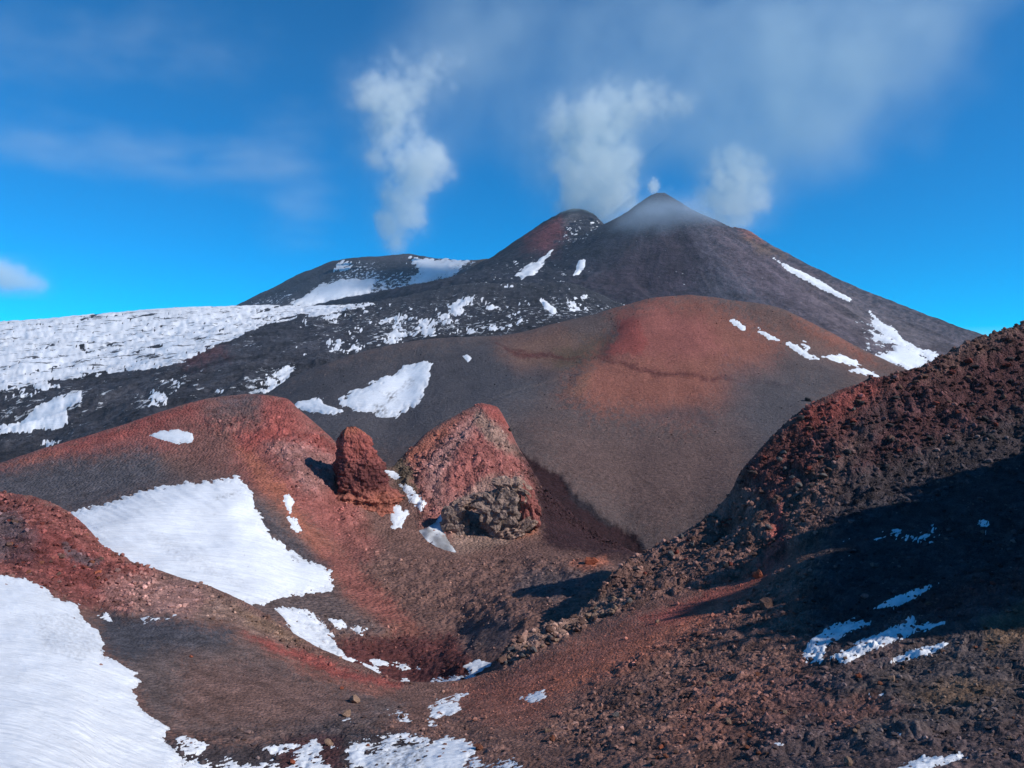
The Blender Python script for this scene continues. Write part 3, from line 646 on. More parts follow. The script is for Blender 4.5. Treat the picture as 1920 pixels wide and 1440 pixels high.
#==SNOW==
# ------------------------------------------------------------------ snow
def snow_mat(name, scale, ang, bump, stretch=7.0, dist=.3, lava=None):
    m = bpy.data.materials.new(name); m.use_nodes = True
    n = m.node_tree.nodes; l = m.node_tree.links
    b = n['Principled BSDF']; b.inputs['Roughness'].default_value = .75; b.inputs['Specular IOR Level'].default_value = .2
    at = n.new('ShaderNodeAttribute'); at.attribute_name = 'tint'
    src = at.outputs['Color']
    if lava:                                     # lava blocks standing out of the thin far snow
        t2 = n.new('ShaderNodeTexCoord'); m2 = n.new('ShaderNodeMapping'); m2.inputs['Scale'].default_value = (.35/lava, .5/lava, 1.6/lava); m2.inputs['Rotation'].default_value = (0, 0, R(-20))
        l.new(t2.outputs['Object'], m2.inputs['Vector'])
        f2 = n.new('ShaderNodeTexNoise'); f2.inputs['Scale'].default_value = 1; f2.inputs['Detail'].default_value = 8; f2.inputs['Roughness'].default_value = .7
        l.new(m2.outputs[0], f2.inputs['Vector'])
        r2 = n.new('ShaderNodeMapRange'); r2.interpolation_type = 'SMOOTHSTEP'; r2.inputs['From Min'].default_value = .555; r2.inputs['From Max'].default_value = .63
        l.new(f2.outputs['Fac'], r2.inputs['Value'])
        x2 = n.new('ShaderNodeMix'); x2.data_type = 'RGBA'; l.new(r2.outputs[0], x2.inputs['Factor']); l.new(src, x2.inputs['A'])
        x2.inputs['B'].default_value = (.055, .052, .056, 1); src = x2.outputs['Result']
    l.new(src, b.inputs['Base Color'])
    tc = n.new('ShaderNodeTexCoord'); mp = n.new('ShaderNodeMapping'); mp.inputs['Rotation'].default_value = (0, 0, R(ang))
    mp.inputs['Scale'].default_value = (1/(scale*stretch), 1/scale, 1/scale)
    l.new(tc.outputs['Object'], mp.inputs['Vector'])
    q = n.new('ShaderNodeTexNoise'); q.inputs['Scale'].default_value = 1; q.inputs['Detail'].default_value = 6; q.inputs['Roughness'].default_value = .62
    l.new(mp.outputs[0], q.inputs['Vector'])
    bp = n.new('ShaderNodeBump'); bp.inputs['Strength'].default_value = bump; bp.inputs['Distance'].default_value = dist
    l.new(q.outputs['Fac'], bp.inputs['Height']); l.new(bp.outputs[0], b.inputs['Normal'])
    return m
for _l in (SUMMIT, VOLC, LAVA, HILL, CRATER, FORE): _l.vis = visible(_l)
SNOW_FAR = snow_mat('snow_far', 12, 20, .5, 4, 4)
SNOW_LAVA = snow_mat('snow_on_lava', 12, 20, .6, 4, 5, lava=12.)
SNOW_MID = snow_mat('snow_mid', 1.6, 40, .8, 6, .7)
SNOW_NEAR = snow_mat('snow_near', .5, 42, .9, 7, .22)
def snow(name, label, L, polys, mat, amp=3.0, ang=0.0, nx=40.0, ny=8.0, seed=1, cap=14.0, k=.12, sm=6, tmin=1.0, trange=None,
         cat='snow patch', group=None, kind=None, dirt=(), dscale=.14, fine=0.0, lift=0.0, bias=0.0, smax=None, drift=0.0, fu=9., fv=5., tone=1.0):
    P = [poly_of(p) for p in polys]
    A = np.concatenate([np.array(p) for p in P])
    m = 40
    box = (L.px > A[:,0].min()-m) & (L.px < A[:,0].max()+m) & (L.py > A[:,1].min()-m) & (L.py < A[:,1].max()+m) & (L.t >= tmin)
    if trange: box &= (L.t > trange[0]) & (L.t < trange[1])
    r = np.where(box.any(1))[0]; c = np.where(box.any(0))[0]
    r0, r1, c0, c1 = max(r[0]-1, 0), r[-1]+2, max(c[0]-1, 0), c[-1]+2
    sl = np.s_[r0:r1, c0:c1]
    px, py, X, Y, Z = L.px[sl], L.py[sl], L.X[sl], L.Y[sl], L.Z[sl]
    ca, sa = math.cos(R(ang)), math.sin(R(ang))
    u = (px*ca+py*sa); v = (-px*sa+py*ca)
    nz = fbm(u/nx, v/ny, 4, seed*7+3, .6)
    if kind: nz = .6*nz + .32*ridged(u/(nx*1.8), v/(ny*2.2), 3, seed*9+1, .6) + 1.1*fbm(px/55., py/34., 3, seed*5+2)
    s = np.full(px.shape, -1e4)
    for p in P: s = np.maximum(s, in_poly(px, py, p))
    if kind: s = np.minimum(s, 4.0)
    if smax: s = np.minimum(s, smax+.02*s)
    s = s + amp*nz*2.2 + bias
    s = s + min(2.2, amp*.8)*fbm(px/9., py/6., 3, seed+61, .65)
    if fine: s = s + fine*ridged(u/fu, v/fv, 2, seed+77)
    s = s - 9*sstep(.30, .52, fbm(px/5.5, py/4.2, 3, seed+63, .6))*sstep(26, 4, s)*min(1, amp/5)
    if trange: s = np.where((L.t[sl] > trange[0]) & (L.t[sl] < trange[1]), s, -50)
    s = np.where((L.t[sl] >= tmin) & L.vis[sl], s, -50)
    Zs = smooth_grid(Z, sm) if sm else Z
    w = sstep(0, 10, s)
    h = np.clip(s, -5, cap)*k*Y/F
    Zn = Z*(1-w)+np.maximum(Zs, Z-.6*Y/F)*w + h + lift*Y/F*sstep(-1, 2, s)
    if drift: Zn = Zn + drift*w*Y/F*(fbm(u/60., v/11., 4, seed+91, .55)+.6*ridged(u/90., v/16., 2, seed+95))
    C = np.empty(px.shape+(3,), np.float32); C[:] = (.76, .775, .81)
    C *= tone*(1-.16*np.clip(fbm(px/60, py/30, 4, seed+5, .6), -1, 1))[..., None]
    rim = sstep(9, 0, s)*np.clip(.45+1.2*fbm(px/7., py/5., 3, seed+7), 0, 1)*.28
    C += (np.array((.20, .165, .15), np.float32)-C)*rim[..., None].astype(np.float32)
    sp = sstep(.42, .62, fbm(px/4.5, py/3.0, 2, seed+8))*.35*sstep(-.1, .4, fbm(px/70, py/40, 2, seed+9))
    C += (np.array((.18, .15, .14), np.float32)-C)*sp[..., None].astype(np.float32)
    for strength, ds in dirt:
        d = in_poly(px+6*nz, py+6*nz, poly_of(ds))
        w2 = sstep(-5, 8, d)*strength*sstep(-.25, .35, fbm(u*dscale, v*dscale*2, 3, seed+31))
        C += (np.array((.11, .095, .09), np.float32)-C)*w2[..., None].astype(np.float32)
    keep = s > -4
    if keep.sum() < 6: return None
    me = grid_mesh(name, X, Y, Zn, C, keep)
    return put(name, me, mat, label, cat if not kind else None, group, kind)
G = 'snow patches left on the slopes'
# distant summit and cone
snow('snow_patch', 'large bright snow apron on left face of the distant rounded summit', SUMMIT, ['545,572 600,536 640,524 702,526 690,548 640,562 596,576'], SNOW_FAR, 4.5, -18, 30, 5, 2, group=G, lift=1.5)
snow('snow_patch', 'bright snow wedge on right face of the distant rounded summit', SUMMIT, ['770,484 800,486 845,486 880,490 850,505 790,540 750,548 790,512'], SNOW_FAR, 6.5, -25, 24, 5, 3, group=G, lift=1.2)
snow('snow_flecks', 'thin snow flecks sprinkled over the distant summit', SUMMIT, ['455,572 520,552 600,540 640,488 690,484 660,520 740,505 760,480 890,488 880,505 780,545 690,562 600,575'], SNOW_FAR, 7, -28, 14, 4, 4, cap=4, group=None, kind='stuff', bias=-11, lift=1)
snow('snow_patch', 'hooked snow streak in a gully left of the main cone', VOLC, ['968,516 985,500 1012,488 1034,470 1018,494 1002,514 982,521'], SNOW_FAR, 4, -35, 20, 4, 5, cap=4, group=G, lift=1.2)
snow('snow_patch', 'curved snow streak at the left foot of the main cone', VOLC, ['1074,516 1082,504 1086,490 1098,484 1096,500 1086,514'], SNOW_FAR, 1.5, -50, 14, 5, 6, cap=4, group=G, lift=1.2)
snow('snow_patch', 'long snow streak running down to the red hill crest', VOLC, ['1050,528 1070,544 1110,556 1140,562 1172,574 1166,582 1110,570 1068,556'], SNOW_FAR, 4.5, 22, 26, 4, 7, cap=4, group=G, lift=1.4)
snow('snow_patch', 'short slanting snow streak on lava beside the red hill', LAVA, ['1012,558 1026,566 1046,586 1036,588 1020,576'], SNOW_FAR, 1.5, 45, 14, 5, 8, cap=4, group=G, lift=1)
snow('snow_patch', 'thin snow line high on the right flank of the cone', VOLC, ['1448,482 1480,500 1540,528 1592,560 1596,568 1540,540 1480,508'], SNOW_FAR, 2.2, 29, 30, 4, 9, cap=3, group=G, lift=1)
snow('snow_patch', 'bright snow patch low on the cone beside the dark ridge', VOLC, ['1612,656 1650,664 1690,645 1720,655 1740,672 1742,690 1700,694 1655,682'], SNOW_FAR, 7.5, 27, 30, 3.6, 10, cap=5, group=G, lift=1.0, bias=-2.5)
snow('snow_flecks', 'broken snow streaks on the lower right flank of the cone', VOLC, ['1625,590 1650,600 1665,615 1700,640 1770,672 1765,690 1700,650 1640,620', '1628,612 1700,650 1640,640', '1630,585 1658,604 1640,600'], SNOW_FAR, 4.5, 30, 30, 3.4, 11, cap=3, kind='stuff', bias=-3, lift=1)
snow('snow_flecks', 'thin snow streaks in gullies left of the main cone', VOLC, ['830,552 900,520 980,470 1060,420 1130,410 1160,420 1110,460 1060,520 1000,530 880,560'], SNOW_FAR, 6.5, -38, 18, 3.2, 12, cap=3, kind='stuff', bias=-15, lift=.8)
# snowy plateau and flecks on the lava field
snow('snowfield', 'wide bright snowfield with lava poking through on the left skyline', LAVA, ['-320,560 0,560 330,555 450,560 560,573 700,568 640,582 560,590 500,604 440,630 360,668 270,690 180,700 80,712 0,728 -320,800'], SNOW_LAVA, 6.5, -11, 110, 5, 13, cap=6, k=.12, sm=0, tmin=.8, fine=4.6, fu=46., fv=4.5, cat='snowfield', bias=-.6, lift=.3, smax=1.6)
snow('snow_patch', 'ragged ring of snow on black lava at the far left', LAVA, ['0,800 40,795 70,765 110,745 152,735 150,752 120,765 128,790 110,800 50,806 0,812'], SNOW_FAR, 4, -15, 18, 6, 14, cap=5, sm=2, group=G, fine=3, lift=.5)
snow('snow_flecks', 'white snow flecks scattered over the black lava field', LAVA, ['180,725 210,725 205,752 185,750', '245,740 310,735 318,762 255,765', '290,710 370,700 380,735 320,735', '400,735 500,690 560,685 520,735 430,745', '450,640 490,628 480,650 445,655', '0,700 120,720 60,745 0,752', '690,600 760,590 960,600 960,622 820,632 700,650 690,625', '640,640 700,630 690,655 620,668', '830,560 930,560 960,600 850,600', '80,830 125,822 120,838 85,840', '960,585 1000,595 985,612 960,610'], SNOW_FAR, 8, -20, 8, 2.6, 15, cap=4, sm=0, kind='stuff', bias=-12, lift=.5, fine=3)
snow('snow_flecks', 'faint snow flecks on the dark lava flows under the cone', LAVA, ['560,590 900,530 1060,535 1160,575 1080,600 980,615 700,640 520,680 560,620'], SNOW_FAR, 8, 20, 12, 3, 16, cap=3, sm=0, kind='stuff', bias=-15, lift=.5, fine=3)
# ash hill
snow('snow_patch', 'large white wing shaped snow patch in the grey ash hollow', HILL, ['636,748 660,736 700,716 735,704 765,684 796,677 808,684 806,706 796,728 790,745 786,756 770,765 752,776 735,785 715,780 690,772 655,764 640,755'], SNOW_MID, 6, -30, 20, 8, 17, sm=1, group=G, lift=1.2,
     dirt=[(.9, '716,740 745,735 746,752 728,760'), (.9, '700,760 725,762 728,785 700,780'), (.7, '765,710 780,715 760,735 748,740')])
snow('snow_patch', 'small white snow strip at the top edge of the red hill', HILL, ['532,757 560,755 590,748 606,748 604,756 640,770 630,778 600,775 570,768'], SNOW_MID, 4, 12, 20, 6, 18, sm=1, group=G, lift=1.5)
snow('snow_patch', 'tiny oval snow patch alone on the grey ash slope', HILL, ['868,668 876,665 884,672 878,678'], SNOW_MID, .8, 20, 12, 6, 19, sm=2, group=G, lift=1)
for i, (p, lb) in enumerate([('1368,598 1384,604 1400,614 1392,618 1374,608', 'topmost snow streak on the right shoulder of the rust red hill'),
  ('1424,622 1446,627 1462,638 1444,636', 'second snow streak down the right shoulder of the rust red hill'),
  ('1468,638 1492,648 1512,660 1536,674 1512,670 1488,656', 'longest snow streak on the right shoulder of the rust red hill'),
  ('1542,668 1575,665 1600,674 1616,686 1580,680', 'broad snow streak low on the right shoulder of the rust red hill'),
  ('1592,694 1620,690 1650,706 1620,702', 'lowest snow streak, nearest the dark right ridge')]):
    snow('snow_patch', lb, HILL, [p], SNOW_MID, 3.4, 28, 26, 3.4, 20+i, sm=2, group=G, lift=1.3)
snow('snow_flecks', 'thin snow lines trailing along the right shoulder of the red hill', HILL, ['1370,600 1480,625 1560,660 1660,710 1640,712 1540,680 1440,640'], SNOW_MID, 4.5, 27, 26, 2.6, 26, cap=3, kind='stuff', bias=-11, lift=.8, sm=0)
# crater and red hill
snow('snowfield', 'large white snowfield filling the bowl of the left crater wall', CRATER, ['120,968 150,958 200,945 280,920 350,905 400,905 440,893 462,912 478,945 500,1000 540,1032 592,1062 618,1072 622,1104 600,1110 560,1112 520,1122 490,1130 430,1140 300,1130 180,1080 150,1000'], SNOW_MID, 5.5, 24, 30, 9, 27, sm=8, tmin=1.2, cat='snowfield', fine=2.2, lift=1.2, cap=16, drift=1.6,
     dirt=[(.85, '545,1046 600,1030 605,1042 550,1056'), (.7, '400,935 440,925 445,932 405,940'), (.16, '260,985 420,1060 500,1120 400,1090 300,1040')])
snow('snow_patch', 'small white snow patch high on the red hill', CRATER, ['277,816 300,810 335,805 360,814 361,828 335,832 300,823'], SNOW_MID, 2, 8, 24, 7, 28, sm=4, group=G, lift=1.4)
snow('snow_patch', 'upper of two small snow patches on the orange crater wall', CRATER, ['532,930 546,929 551,945 543,962 535,948'], SNOW_MID, 4, 60, 12, 5, 29, sm=0, group=G, lift=1)
snow('snow_patch', 'lower of two small snow patches on the orange crater wall', CRATER, ['541,968 552,972 566,998 558,1000 545,985'], SNOW_MID, 4.5, 60, 12, 5, 30, sm=0, group=G, lift=1)
snow('snow_patch', 'ragged snow patch between the red spire and the red spur', CRATER, ['733,930 742,942 757,958 764,955 762,972 748,988 736,990 734,962'], SNOW_MID, 5, 50, 12, 6, 31, sm=0, group=G, lift=1.2)
snow('snow_patch', 'slanting snow patch along the left edge of the red spur', CRATER, ['752,910 772,914 784,928 797,945 790,955 774,942'], SNOW_MID, 4.5, 45, 12, 5, 32, sm=0, group=G, lift=1.2)
snow('snow_patch', 'small forked snow patch below the red spire', CRATER, ['722,882 738,884 752,894 742,899 728,890'], SNOW_MID, 2, 25, 14, 6, 33, sm=2, group=G, lift=1.2)
snow('ice_patch', 'dirty grey ice patch at the foot of the rock outcrop', CRATER, ['788,996 818,980 826,966 833,972 832,1000 842,1018 856,1036 830,1030 800,1012'], SNOW_MID, 1.6, 30, 20, 8, 34, sm=6, cat='ice patch', group=G, lift=1.4, dirt=[(.75, '760,950 880,950 880,1050 760,1050')], dscale=.02)
snow('snow_patch', 'streaked snow patch inside the near crater rim', CRATER, ['520,1140 560,1143 590,1152 606,1172 624,1200 650,1235 630,1240 590,1215 550,1185'], SNOW_MID, 5.5, 42, 40, 4, 35, sm=0, group=G, lift=.8, fine=2, smax=3.5)
snow('snow_patch', 'small snow streak right of the rim snow in the crater', CRATER, ['615,1160 640,1162 650,1175 634,1178'], SNOW_MID, 2.5, 30, 20, 5, 36, sm=2, group=G, lift=1.2)
snow('snow_patch', 'snow patch in the deepest corner of the crater floor', CRATER, ['872,1250 890,1238 905,1240 922,1246 905,1256 885,1266'], SNOW_MID, 3, -15, 20, 5, 37, sm=2, group=G, lift=1.4)
snow('snow_flecks', 'thin snow streaks along the crater floor behind the rim', CRATER, ['600,1205 650,1228 720,1256 790,1268 900,1262 930,1245 900,1275 800,1290 700,1275 640,1245', '640,1168 690,1180 680,1190 650,1180', '690,1235 820,1255 810,1265 700,1250'], SNOW_MID, 6, 22, 30, 3.2, 38, cap=4, kind='stuff', bias=-8, lift=.8, sm=0)
# near slope
snow('snowfield', 'large smooth snow slope filling the lower left corner', FORE, ['-380,1060 -100,1070 0,1084 40,1086 80,1100 100,1122 145,1136 150,1156 165,1172 188,1196 192,1232 226,1246 246,1262 260,1278 244,1292 250,1308 264,1330 288,1352 316,1364 300,1384 318,1402 340,1420 330,1470 250,1560 -380,1560'], SNOW_NEAR, 6, 25, 34, 9, 40, sm=14, cat='snowfield', fine=2.6, cap=20, k=.10, lift=1.5, drift=2.8, tone=.97, dirt=[(.22, '60,1150 150,1150 190,1210 150,1250 80,1220')])
snow('snow_patch', 'broken snow patch at the bottom edge in the dark hollow', FORE, ['640,1405 680,1384 700,1392 690,1412 740,1395 800,1392 830,1376 870,1380 900,1398 870,1450 780,1460 690,1450 650,1430'], SNOW_NEAR, 6, -18, 40, 5, 41, sm=3, group=G, fine=2.5, lift=.8, bias=-7.5, dirt=[(.6, '680,1400 800,1395 800,1440 720,1450')])
snow('snow_patch', 'small ragged snow patch on the saddle left of the path', FORE, ['808,1336 828,1318 856,1320 862,1330 842,1340 812,1346'], SNOW_NEAR, 6, -25, 24, 4, 42, sm=2, group=G, lift=1)
snow('snow_patch', 'lone snow patch on the brown rubble near the centre', FORE, ['978,1310 1000,1300 1018,1292 1022,1308 1000,1318'], SNOW_NEAR, 5, -25, 24, 4, 43, sm=2, group=G, lift=1)
snow('snow_patch', 'hook shaped bluish snow patch in shade on the right slope', FORE, ['1505,1222 1530,1192 1560,1176 1600,1162 1632,1168 1580,1192 1548,1208 1542,1238 1512,1240'], SNOW_NEAR, 5.5, -24, 40, 4, 44, sm=0, smax=4, group=G, lift=1, k=.16)
snow('snow_patch', 'long bluish snow patch in shade on the right slope', FORE, ['1556,1236 1610,1205 1660,1182 1712,1156 1716,1172 1772,1168 1700,1192 1640,1214 1588,1242'], SNOW_NEAR, 5.5, -24, 40, 4, 45, sm=0, smax=4, group=G, lift=1, k=.16)
snow('snow_patch', 'uppermost thin snow streak in shade on the right slope', FORE, ['1640,1140 1690,1115 1722,1104 1758,1094 1712,1122 1680,1136'], SNOW_NEAR, 3.5, -24, 40, 4, 46, sm=2, group=G, lift=.8, k=.16)
snow('snow_patch', 'lower thin snow streak in shade on the right slope', FORE, ['1662,1242 1700,1222 1740,1212 1790,1202 1740,1228 1690,1240'], SNOW_NEAR, 4, -22, 40, 4, 47, sm=2, group=G, lift=.6, k=.16, bias=-1)
snow('snow_patch', 'snow streak at the bottom right corner of the rubble', FORE, ['1680,1440 1730,1420 1770,1420 1800,1412 1812,1420 1770,1432 1720,1446'], SNOW_NEAR, 4, -20, 34, 5, 48, sm=2, group=G, lift=1, k=.16)
snow('snow_flecks', 'small snow flecks lying among the near rubble', FORE, ['330,1375 460,1410 600,1380 760,1375 900,1410 1000,1440 320,1450', '620,1350 760,1330 880,1300 820,1360', '180,1130 200,1140 205,1165 180,1160', '250,1150 330,1145 345,1152 270,1170'], SNOW_NEAR, 8, -18, 22, 3.2, 49, cap=4, kind='stuff', bias=-9.5, lift=.5, sm=0, fine=2)
snow('snow_flecks', 'thin bluish snow flecks in shade on the right slope', FORE, ['1560,1010 1640,985 1920,950 1920,985 1760,1040 1600,1060', '1620,1290 1700,1280 1690,1300 1630,1310', '1400,1390 1480,1385 1470,1400', '1650,1370 1760,1350 1740,1375 1650,1385', '1840,1385 1890,1370 1880,1390'], SNOW_NEAR, 6, -14, 26, 3, 50, cap=3, kind='stuff', bias=-12, lift=.4, sm=0)
#==ROCKS==
# ------------------------------------------------------------------ rocks
def ico(sub):
    bm = bmesh.new(); bmesh.ops.create_icosphere(bm, subdivisions=sub, radius=1.0)
    V = np.array([v.co[:] for v in bm.verts]); T = np.array([[v.index for v in f.verts] for f in bm.faces]); bm.free()
    return V, T
ICO1, ICO2, ICO5 = ico(1), ico(2), ico(4)
def rock_shape(base, seed, rough=.42, flat=.75, cuts=5):
    V, T = base; r = np.random.default_rng(seed)
    V = V.copy()
    for _ in range(cuts):                      # broken faces
        nrm = r.normal(size=3); nrm /= np.linalg.norm(nrm); lim = r.uniform(.42, .8)
        d = V@nrm; V -= np.outer(np.maximum(d-lim, 0)*.85, nrm)
    n = fbm3(V[:,0]*1.3+seed*3.1, V[:,1]*1.3, V[:,2]*1.3, 3, seed)
    V *= (1+rough*n)[:,None]
    V *= np.array([r.uniform(.8, 1.25), r.uniform(.8, 1.2), flat*r.uniform(.8, 1.15)])
    return V, T
def locate(L, px, py):
    """The visible point of a landform under a place in the photograph."""
    d = (L.px-px)**2+(L.py-py)**2 + np.where(L.vis & (L.t >= .9), 0, 1e6)
    i = np.unravel_index(np.argmin(d), d.shape)
    return np.array([L.X[i], L.Y[i], L.Z[i]]), L.C[i]
def rock_mat(name, col=None):
    return ground_mat(name, .9, .12, .6, .30, .06, const=col, s3=.16)
RM = {k: rock_mat('rock_'+k, v) for k, v in dict(tan=(.25,.16,.115), rust=(.20,.075,.045), orange=(.34,.10,.055), grey=(.12,.105,.10),
      brown=(.125,.07,.055), dark=(.05,.042,.043), pink=(.24,.13,.115), red=(.17,.045,.035)).items()}
BOULDER = [rock_shape(ICO2, 100+i, .75, .85, 11) for i in range(8)]
BMESH = {}
def boulder(px, py, w, mat, label, L, group, kindname='boulder', sink=.3, flat=None):
    p, c = locate(L, px, py+w*.25)
    r = w*.5*p[1]/F
    i = rng.integers(0, 8)
    key = (i, mat)
    if key not in BMESH:
        V, T = BOULDER[i]; me = raw_mesh(kindname, V, T, None, False); me.materials.append(RM[mat]); BMESH[key] = me
    o = bpy.data.objects.new(kindname, BMESH[key]); COL.objects.link(o)
    o.location = p+np.array([0, 0, r*(.78-sink*2.0)+r*.25]); o.scale = (r*1.05, r, r*rng.uniform(.85, 1.1))
    o.rotation_euler = (rng.uniform(-.3, .3), rng.uniform(-.3, .3), rng.uniform(0, 6.28))
    o['label'] = label; o['category'] = 'boulder'; o['group'] = group
    return o
GB = 'boulders lying on the near slopes'
for px, py, w, m, lb, LL in [
 (184, 1074, 18, 'orange', 'bright orange boulder on the red rocky rim at left', FORE),
 (667, 1310, 26, 'tan', 'tan boulder on the grey slope, upper of the pair', FORE),
 (650, 1337, 22, 'tan', 'tan boulder on the grey slope, lower left of the pair', FORE),
 (752, 1343, 12, 'brown', 'small brown boulder just right of the tan pair', FORE),
 (616, 1393, 18, 'tan', 'tan boulder in the dark flecked hollow at the bottom', FORE),
 (640, 1290, 9, 'orange', 'small orange stone above the tan pair on grey slope', FORE),
 (896, 1398, 22, 'rust', 'upright rust boulder right of the bottom snow patch', FORE),
 (1156, 1340, 20, 'grey', 'grey boulder with snow beside it on brown rubble', FORE),
 (1436, 1132, 34, 'brown', 'big brown block casting a shadow on the right slope', FORE),
 (1424, 1076, 24, 'orange', 'orange boulder at the top end of the red path', FORE),
 (1329, 1281, 16, 'tan', 'pale tan boulder alone on brown rubble right of centre', FORE),
 (1365, 1352, 15, 'tan', 'pale tan boulder low on the brown rubble', FORE),
 (1622, 1114, 17, 'pink', 'pinkish boulder above the hook shaped snow patch', FORE),
 (1612, 1268, 16, 'orange', 'orange boulder below the bluish snow patches', FORE),
 (1672, 1270, 18, 'tan', 'pale boulder standing right below the bluish snow', FORE),
 (1740, 1132, 16, 'brown', 'brown boulder beside the uppermost snow streak', FORE),
 (1640, 1060, 15, 'grey', 'grey boulder in the dark shade of the right slope', FORE),
 (1860, 1092, 14, 'red', 'red boulder at the right edge above the ochre rubble', FORE),
 (1592, 1430, 22, 'tan', 'tan boulder cut by the bottom edge of the picture', FORE),
 (1240, 1400, 14, 'orange', 'orange stone near the bottom right of centre', FORE),
 (1035, 1385, 15, 'rust', 'rust stone on the rubble right of the upright boulder', FORE),
 (690, 1397, 12, 'rust', 'rust stone at the left end of the bottom snow', FORE),
 (548, 1428, 14, 'orange', 'orange stone in the dark hollow at the bottom left', FORE),
 (358, 1230, 9, 'orange', 'orange stone on the grey slope beside the big snow', FORE),
 (545, 1212, 10, 'pink', 'small pink stone below the tan rim', FORE),
 (1232, 1165, 11, 'tan', 'small tan stone on the red path', FORE),
 (1516, 748, 14, 'dark', 'lone dark rock on the far ash slope by the ridge', HILL),
 (955, 804, 13, 'dark', 'dark rock perched on the right edge of the red spur', CRATER),
 (1000, 1100, 13, 'grey', 'grey boulder on the crater bench', CRATER),
 (844, 1115, 8, 'pink', 'small pale stone on the brown crater bench', CRATER),
 (925, 1215, 8, 'pink', 'small pale stone on the dark crater floor', CRATER),
 (1108, 1052, 26, 'orange', 'orange rock knob at the right end of the crater bench', CRATER)]:
    boulder(px, py, w, m, lb, LL, GB)

# smaller blocks one can still tell apart, alike within each stretch of slope
BW = dict(zip(PAL, [None]*len(PAL)))
def strew(n, region, sizes, mats, label, L, group):
    P = poly_of(region); A = np.array(P); k = 0
    while k < n:
        x = rng.uniform(A[:,0].min(), A[:,0].max()); y = rng.uniform(A[:,1].min(), A[:,1].max())
        if in_poly(np.array([[x]]), np.array([[y]]), P)[0, 0] < 0: continue
        m = mats[rng.integers(0, len(mats))]; w = rng.uniform(*sizes)
        boulder(x, y, w, m, ('larger ' if w > sum(sizes)/2 else 'smaller ')+{'tan': 'tan', 'dark': 'blackish'}.get(m, m)+' '+label, L, group); k += 1
strew(70, '1130,1080 1300,990 1400,880 1500,780 1640,740 1560,880 1480,1000 1400,1060 1200,1110', (8, 17), ['brown', 'brown', 'red', 'grey', 'dark'], 'clinker block among the rubble of the right ridge', FORE, 'clinker blocks on the right ridge')
strew(40, '1640,740 1900,640 1910,820 1700,880 1560,900', (8, 17), ['dark', 'dark', 'red', 'brown'], 'clinker block high on the right ridge', FORE, 'dark clinker blocks on the right ridge')
strew(42, '930,1245 975,1200 1050,1170 1110,1135 1190,1105 1200,1125 1080,1182 955,1250', (9, 19), ['tan', 'brown', 'grey', 'brown'], 'lava block of the low ridge beside the black shadow', FORE, 'lava blocks of the low ridge')
strew(70, '1000,1330 1300,1200 1500,1240 1900,1200 1910,1430 1000,1430', (7, 13), ['brown', 'rust', 'dark', 'brown', 'tan'], 'rough stone on the brown rubble at lower right', FORE, 'stones on the lower right rubble')
strew(34, '0,930 120,960 200,1040 290,1090 260,1140 140,1120 0,1070', (7, 14), ['red', 'brown', 'pink', 'rust'], 'stone on the rocky rim at the left', FORE, 'stones on the left rim')

# uncounted rubble: one joined mass for each landform
def rubble(name, label, L, n, weight, smin, smax, base, mat, seed, vary=.5):
    r = np.random.default_rng(seed)
    w = weight*(L.vis & (L.t >= 1.0) & (L.px > -40) & (L.px < 1960) & (L.py < 1480))
    w = w.ravel(); p = w/w.sum()
    idx = r.choice(len(w), n, p=p)
    shapes = [rock_shape(base, seed*10+i, .8, .85, 5) for i in range(10)]
    nv = len(base[0]); VV = np.empty((n, nv, 3), np.float32); TT = np.empty((n, len(base[1]), 3), np.int32); CC = np.empty((n, nv, 3), np.float32)
    X = L.X.ravel()[idx]; Y = L.Y.ravel()[idx]; Z = L.Z.ravel()[idx]; C = L.C.reshape(-1, 3)[idx]
    size = (smin*(smax/smin)**(r.random(n)**2.2))*.5*Y/F
    ang = r.uniform(0, 6.28, n); sh = r.integers(0, 10, n); val = r.uniform(1-vary, 1+vary*1.3, n)
    tan = r.random(n) < .06
    for i in range(10):
        m = sh == i; V, T = shapes[i]
        ca = np.cos(ang[m])[:,None]; sa = np.sin(ang[m])[:,None]
        VV[m,:,0] = (V[:,0]*ca-V[:,1]*sa)*size[m,None]+X[m,None]
        VV[m,:,1] = (V[:,0]*sa+V[:,1]*ca)*size[m,None]+Y[m,None]
        VV[m,:,2] = V[:,2]*size[m,None]+(Z+size*.25)[m,None]
        TT[m] = T
    TT += (np.arange(n)*nv)[:,None,None].astype(np.int32)
    C = C*val[:,None]; C = np.where(tan[:,None], C*1.5+np.array([.06,.035,.022]), C)
    CC[:] = C[:,None,:]
    me = raw_mesh(name, VV.reshape(-1,3), TT.reshape(-1,3), CC.reshape(-1,3), False)
    return put(name, me, mat, label, None, None, 'stuff')
M_rub = ground_mat('rubble_stone', .5, .08, .4, .25, .03)
rubble('rubble', 'loose clinker rubble over the near slope', FORE, 11000, np.clip(FORE.rock, 0, 1.6)**1.7+.015, 2.5, 13, ICO1, M_rub, 5)
rubble('gravel', 'fine gravel over the saddle and the red path', FORE, 7000, (1.05-np.clip(FORE.rock, 0, 1))*sstep(800, 1000, FORE.px)+.02, 1.5, 4.5, ico(1), M_rub, 6, .35)
rubble('rubble', 'loose clinker rubble on the crater bench and walls', CRATER, 5200, CRATER.rock**1.3+.004+.45*sstep(-8, 8, in_poly(CRATER.px, CRATER.py, poly_of('462,905 480,940 510,1000 560,1036 625,1066 628,1116 560,1120 596,1100 540,1060 490,1010 466,950')))+.3*sstep(-4, 4, in_poly(CRATER.px, CRATER.py, poly_of('140,955 280,915 400,900 440,886 440,896 350,912 200,952')))+0, 2.0, 8, ICO1, M_rub, 7)

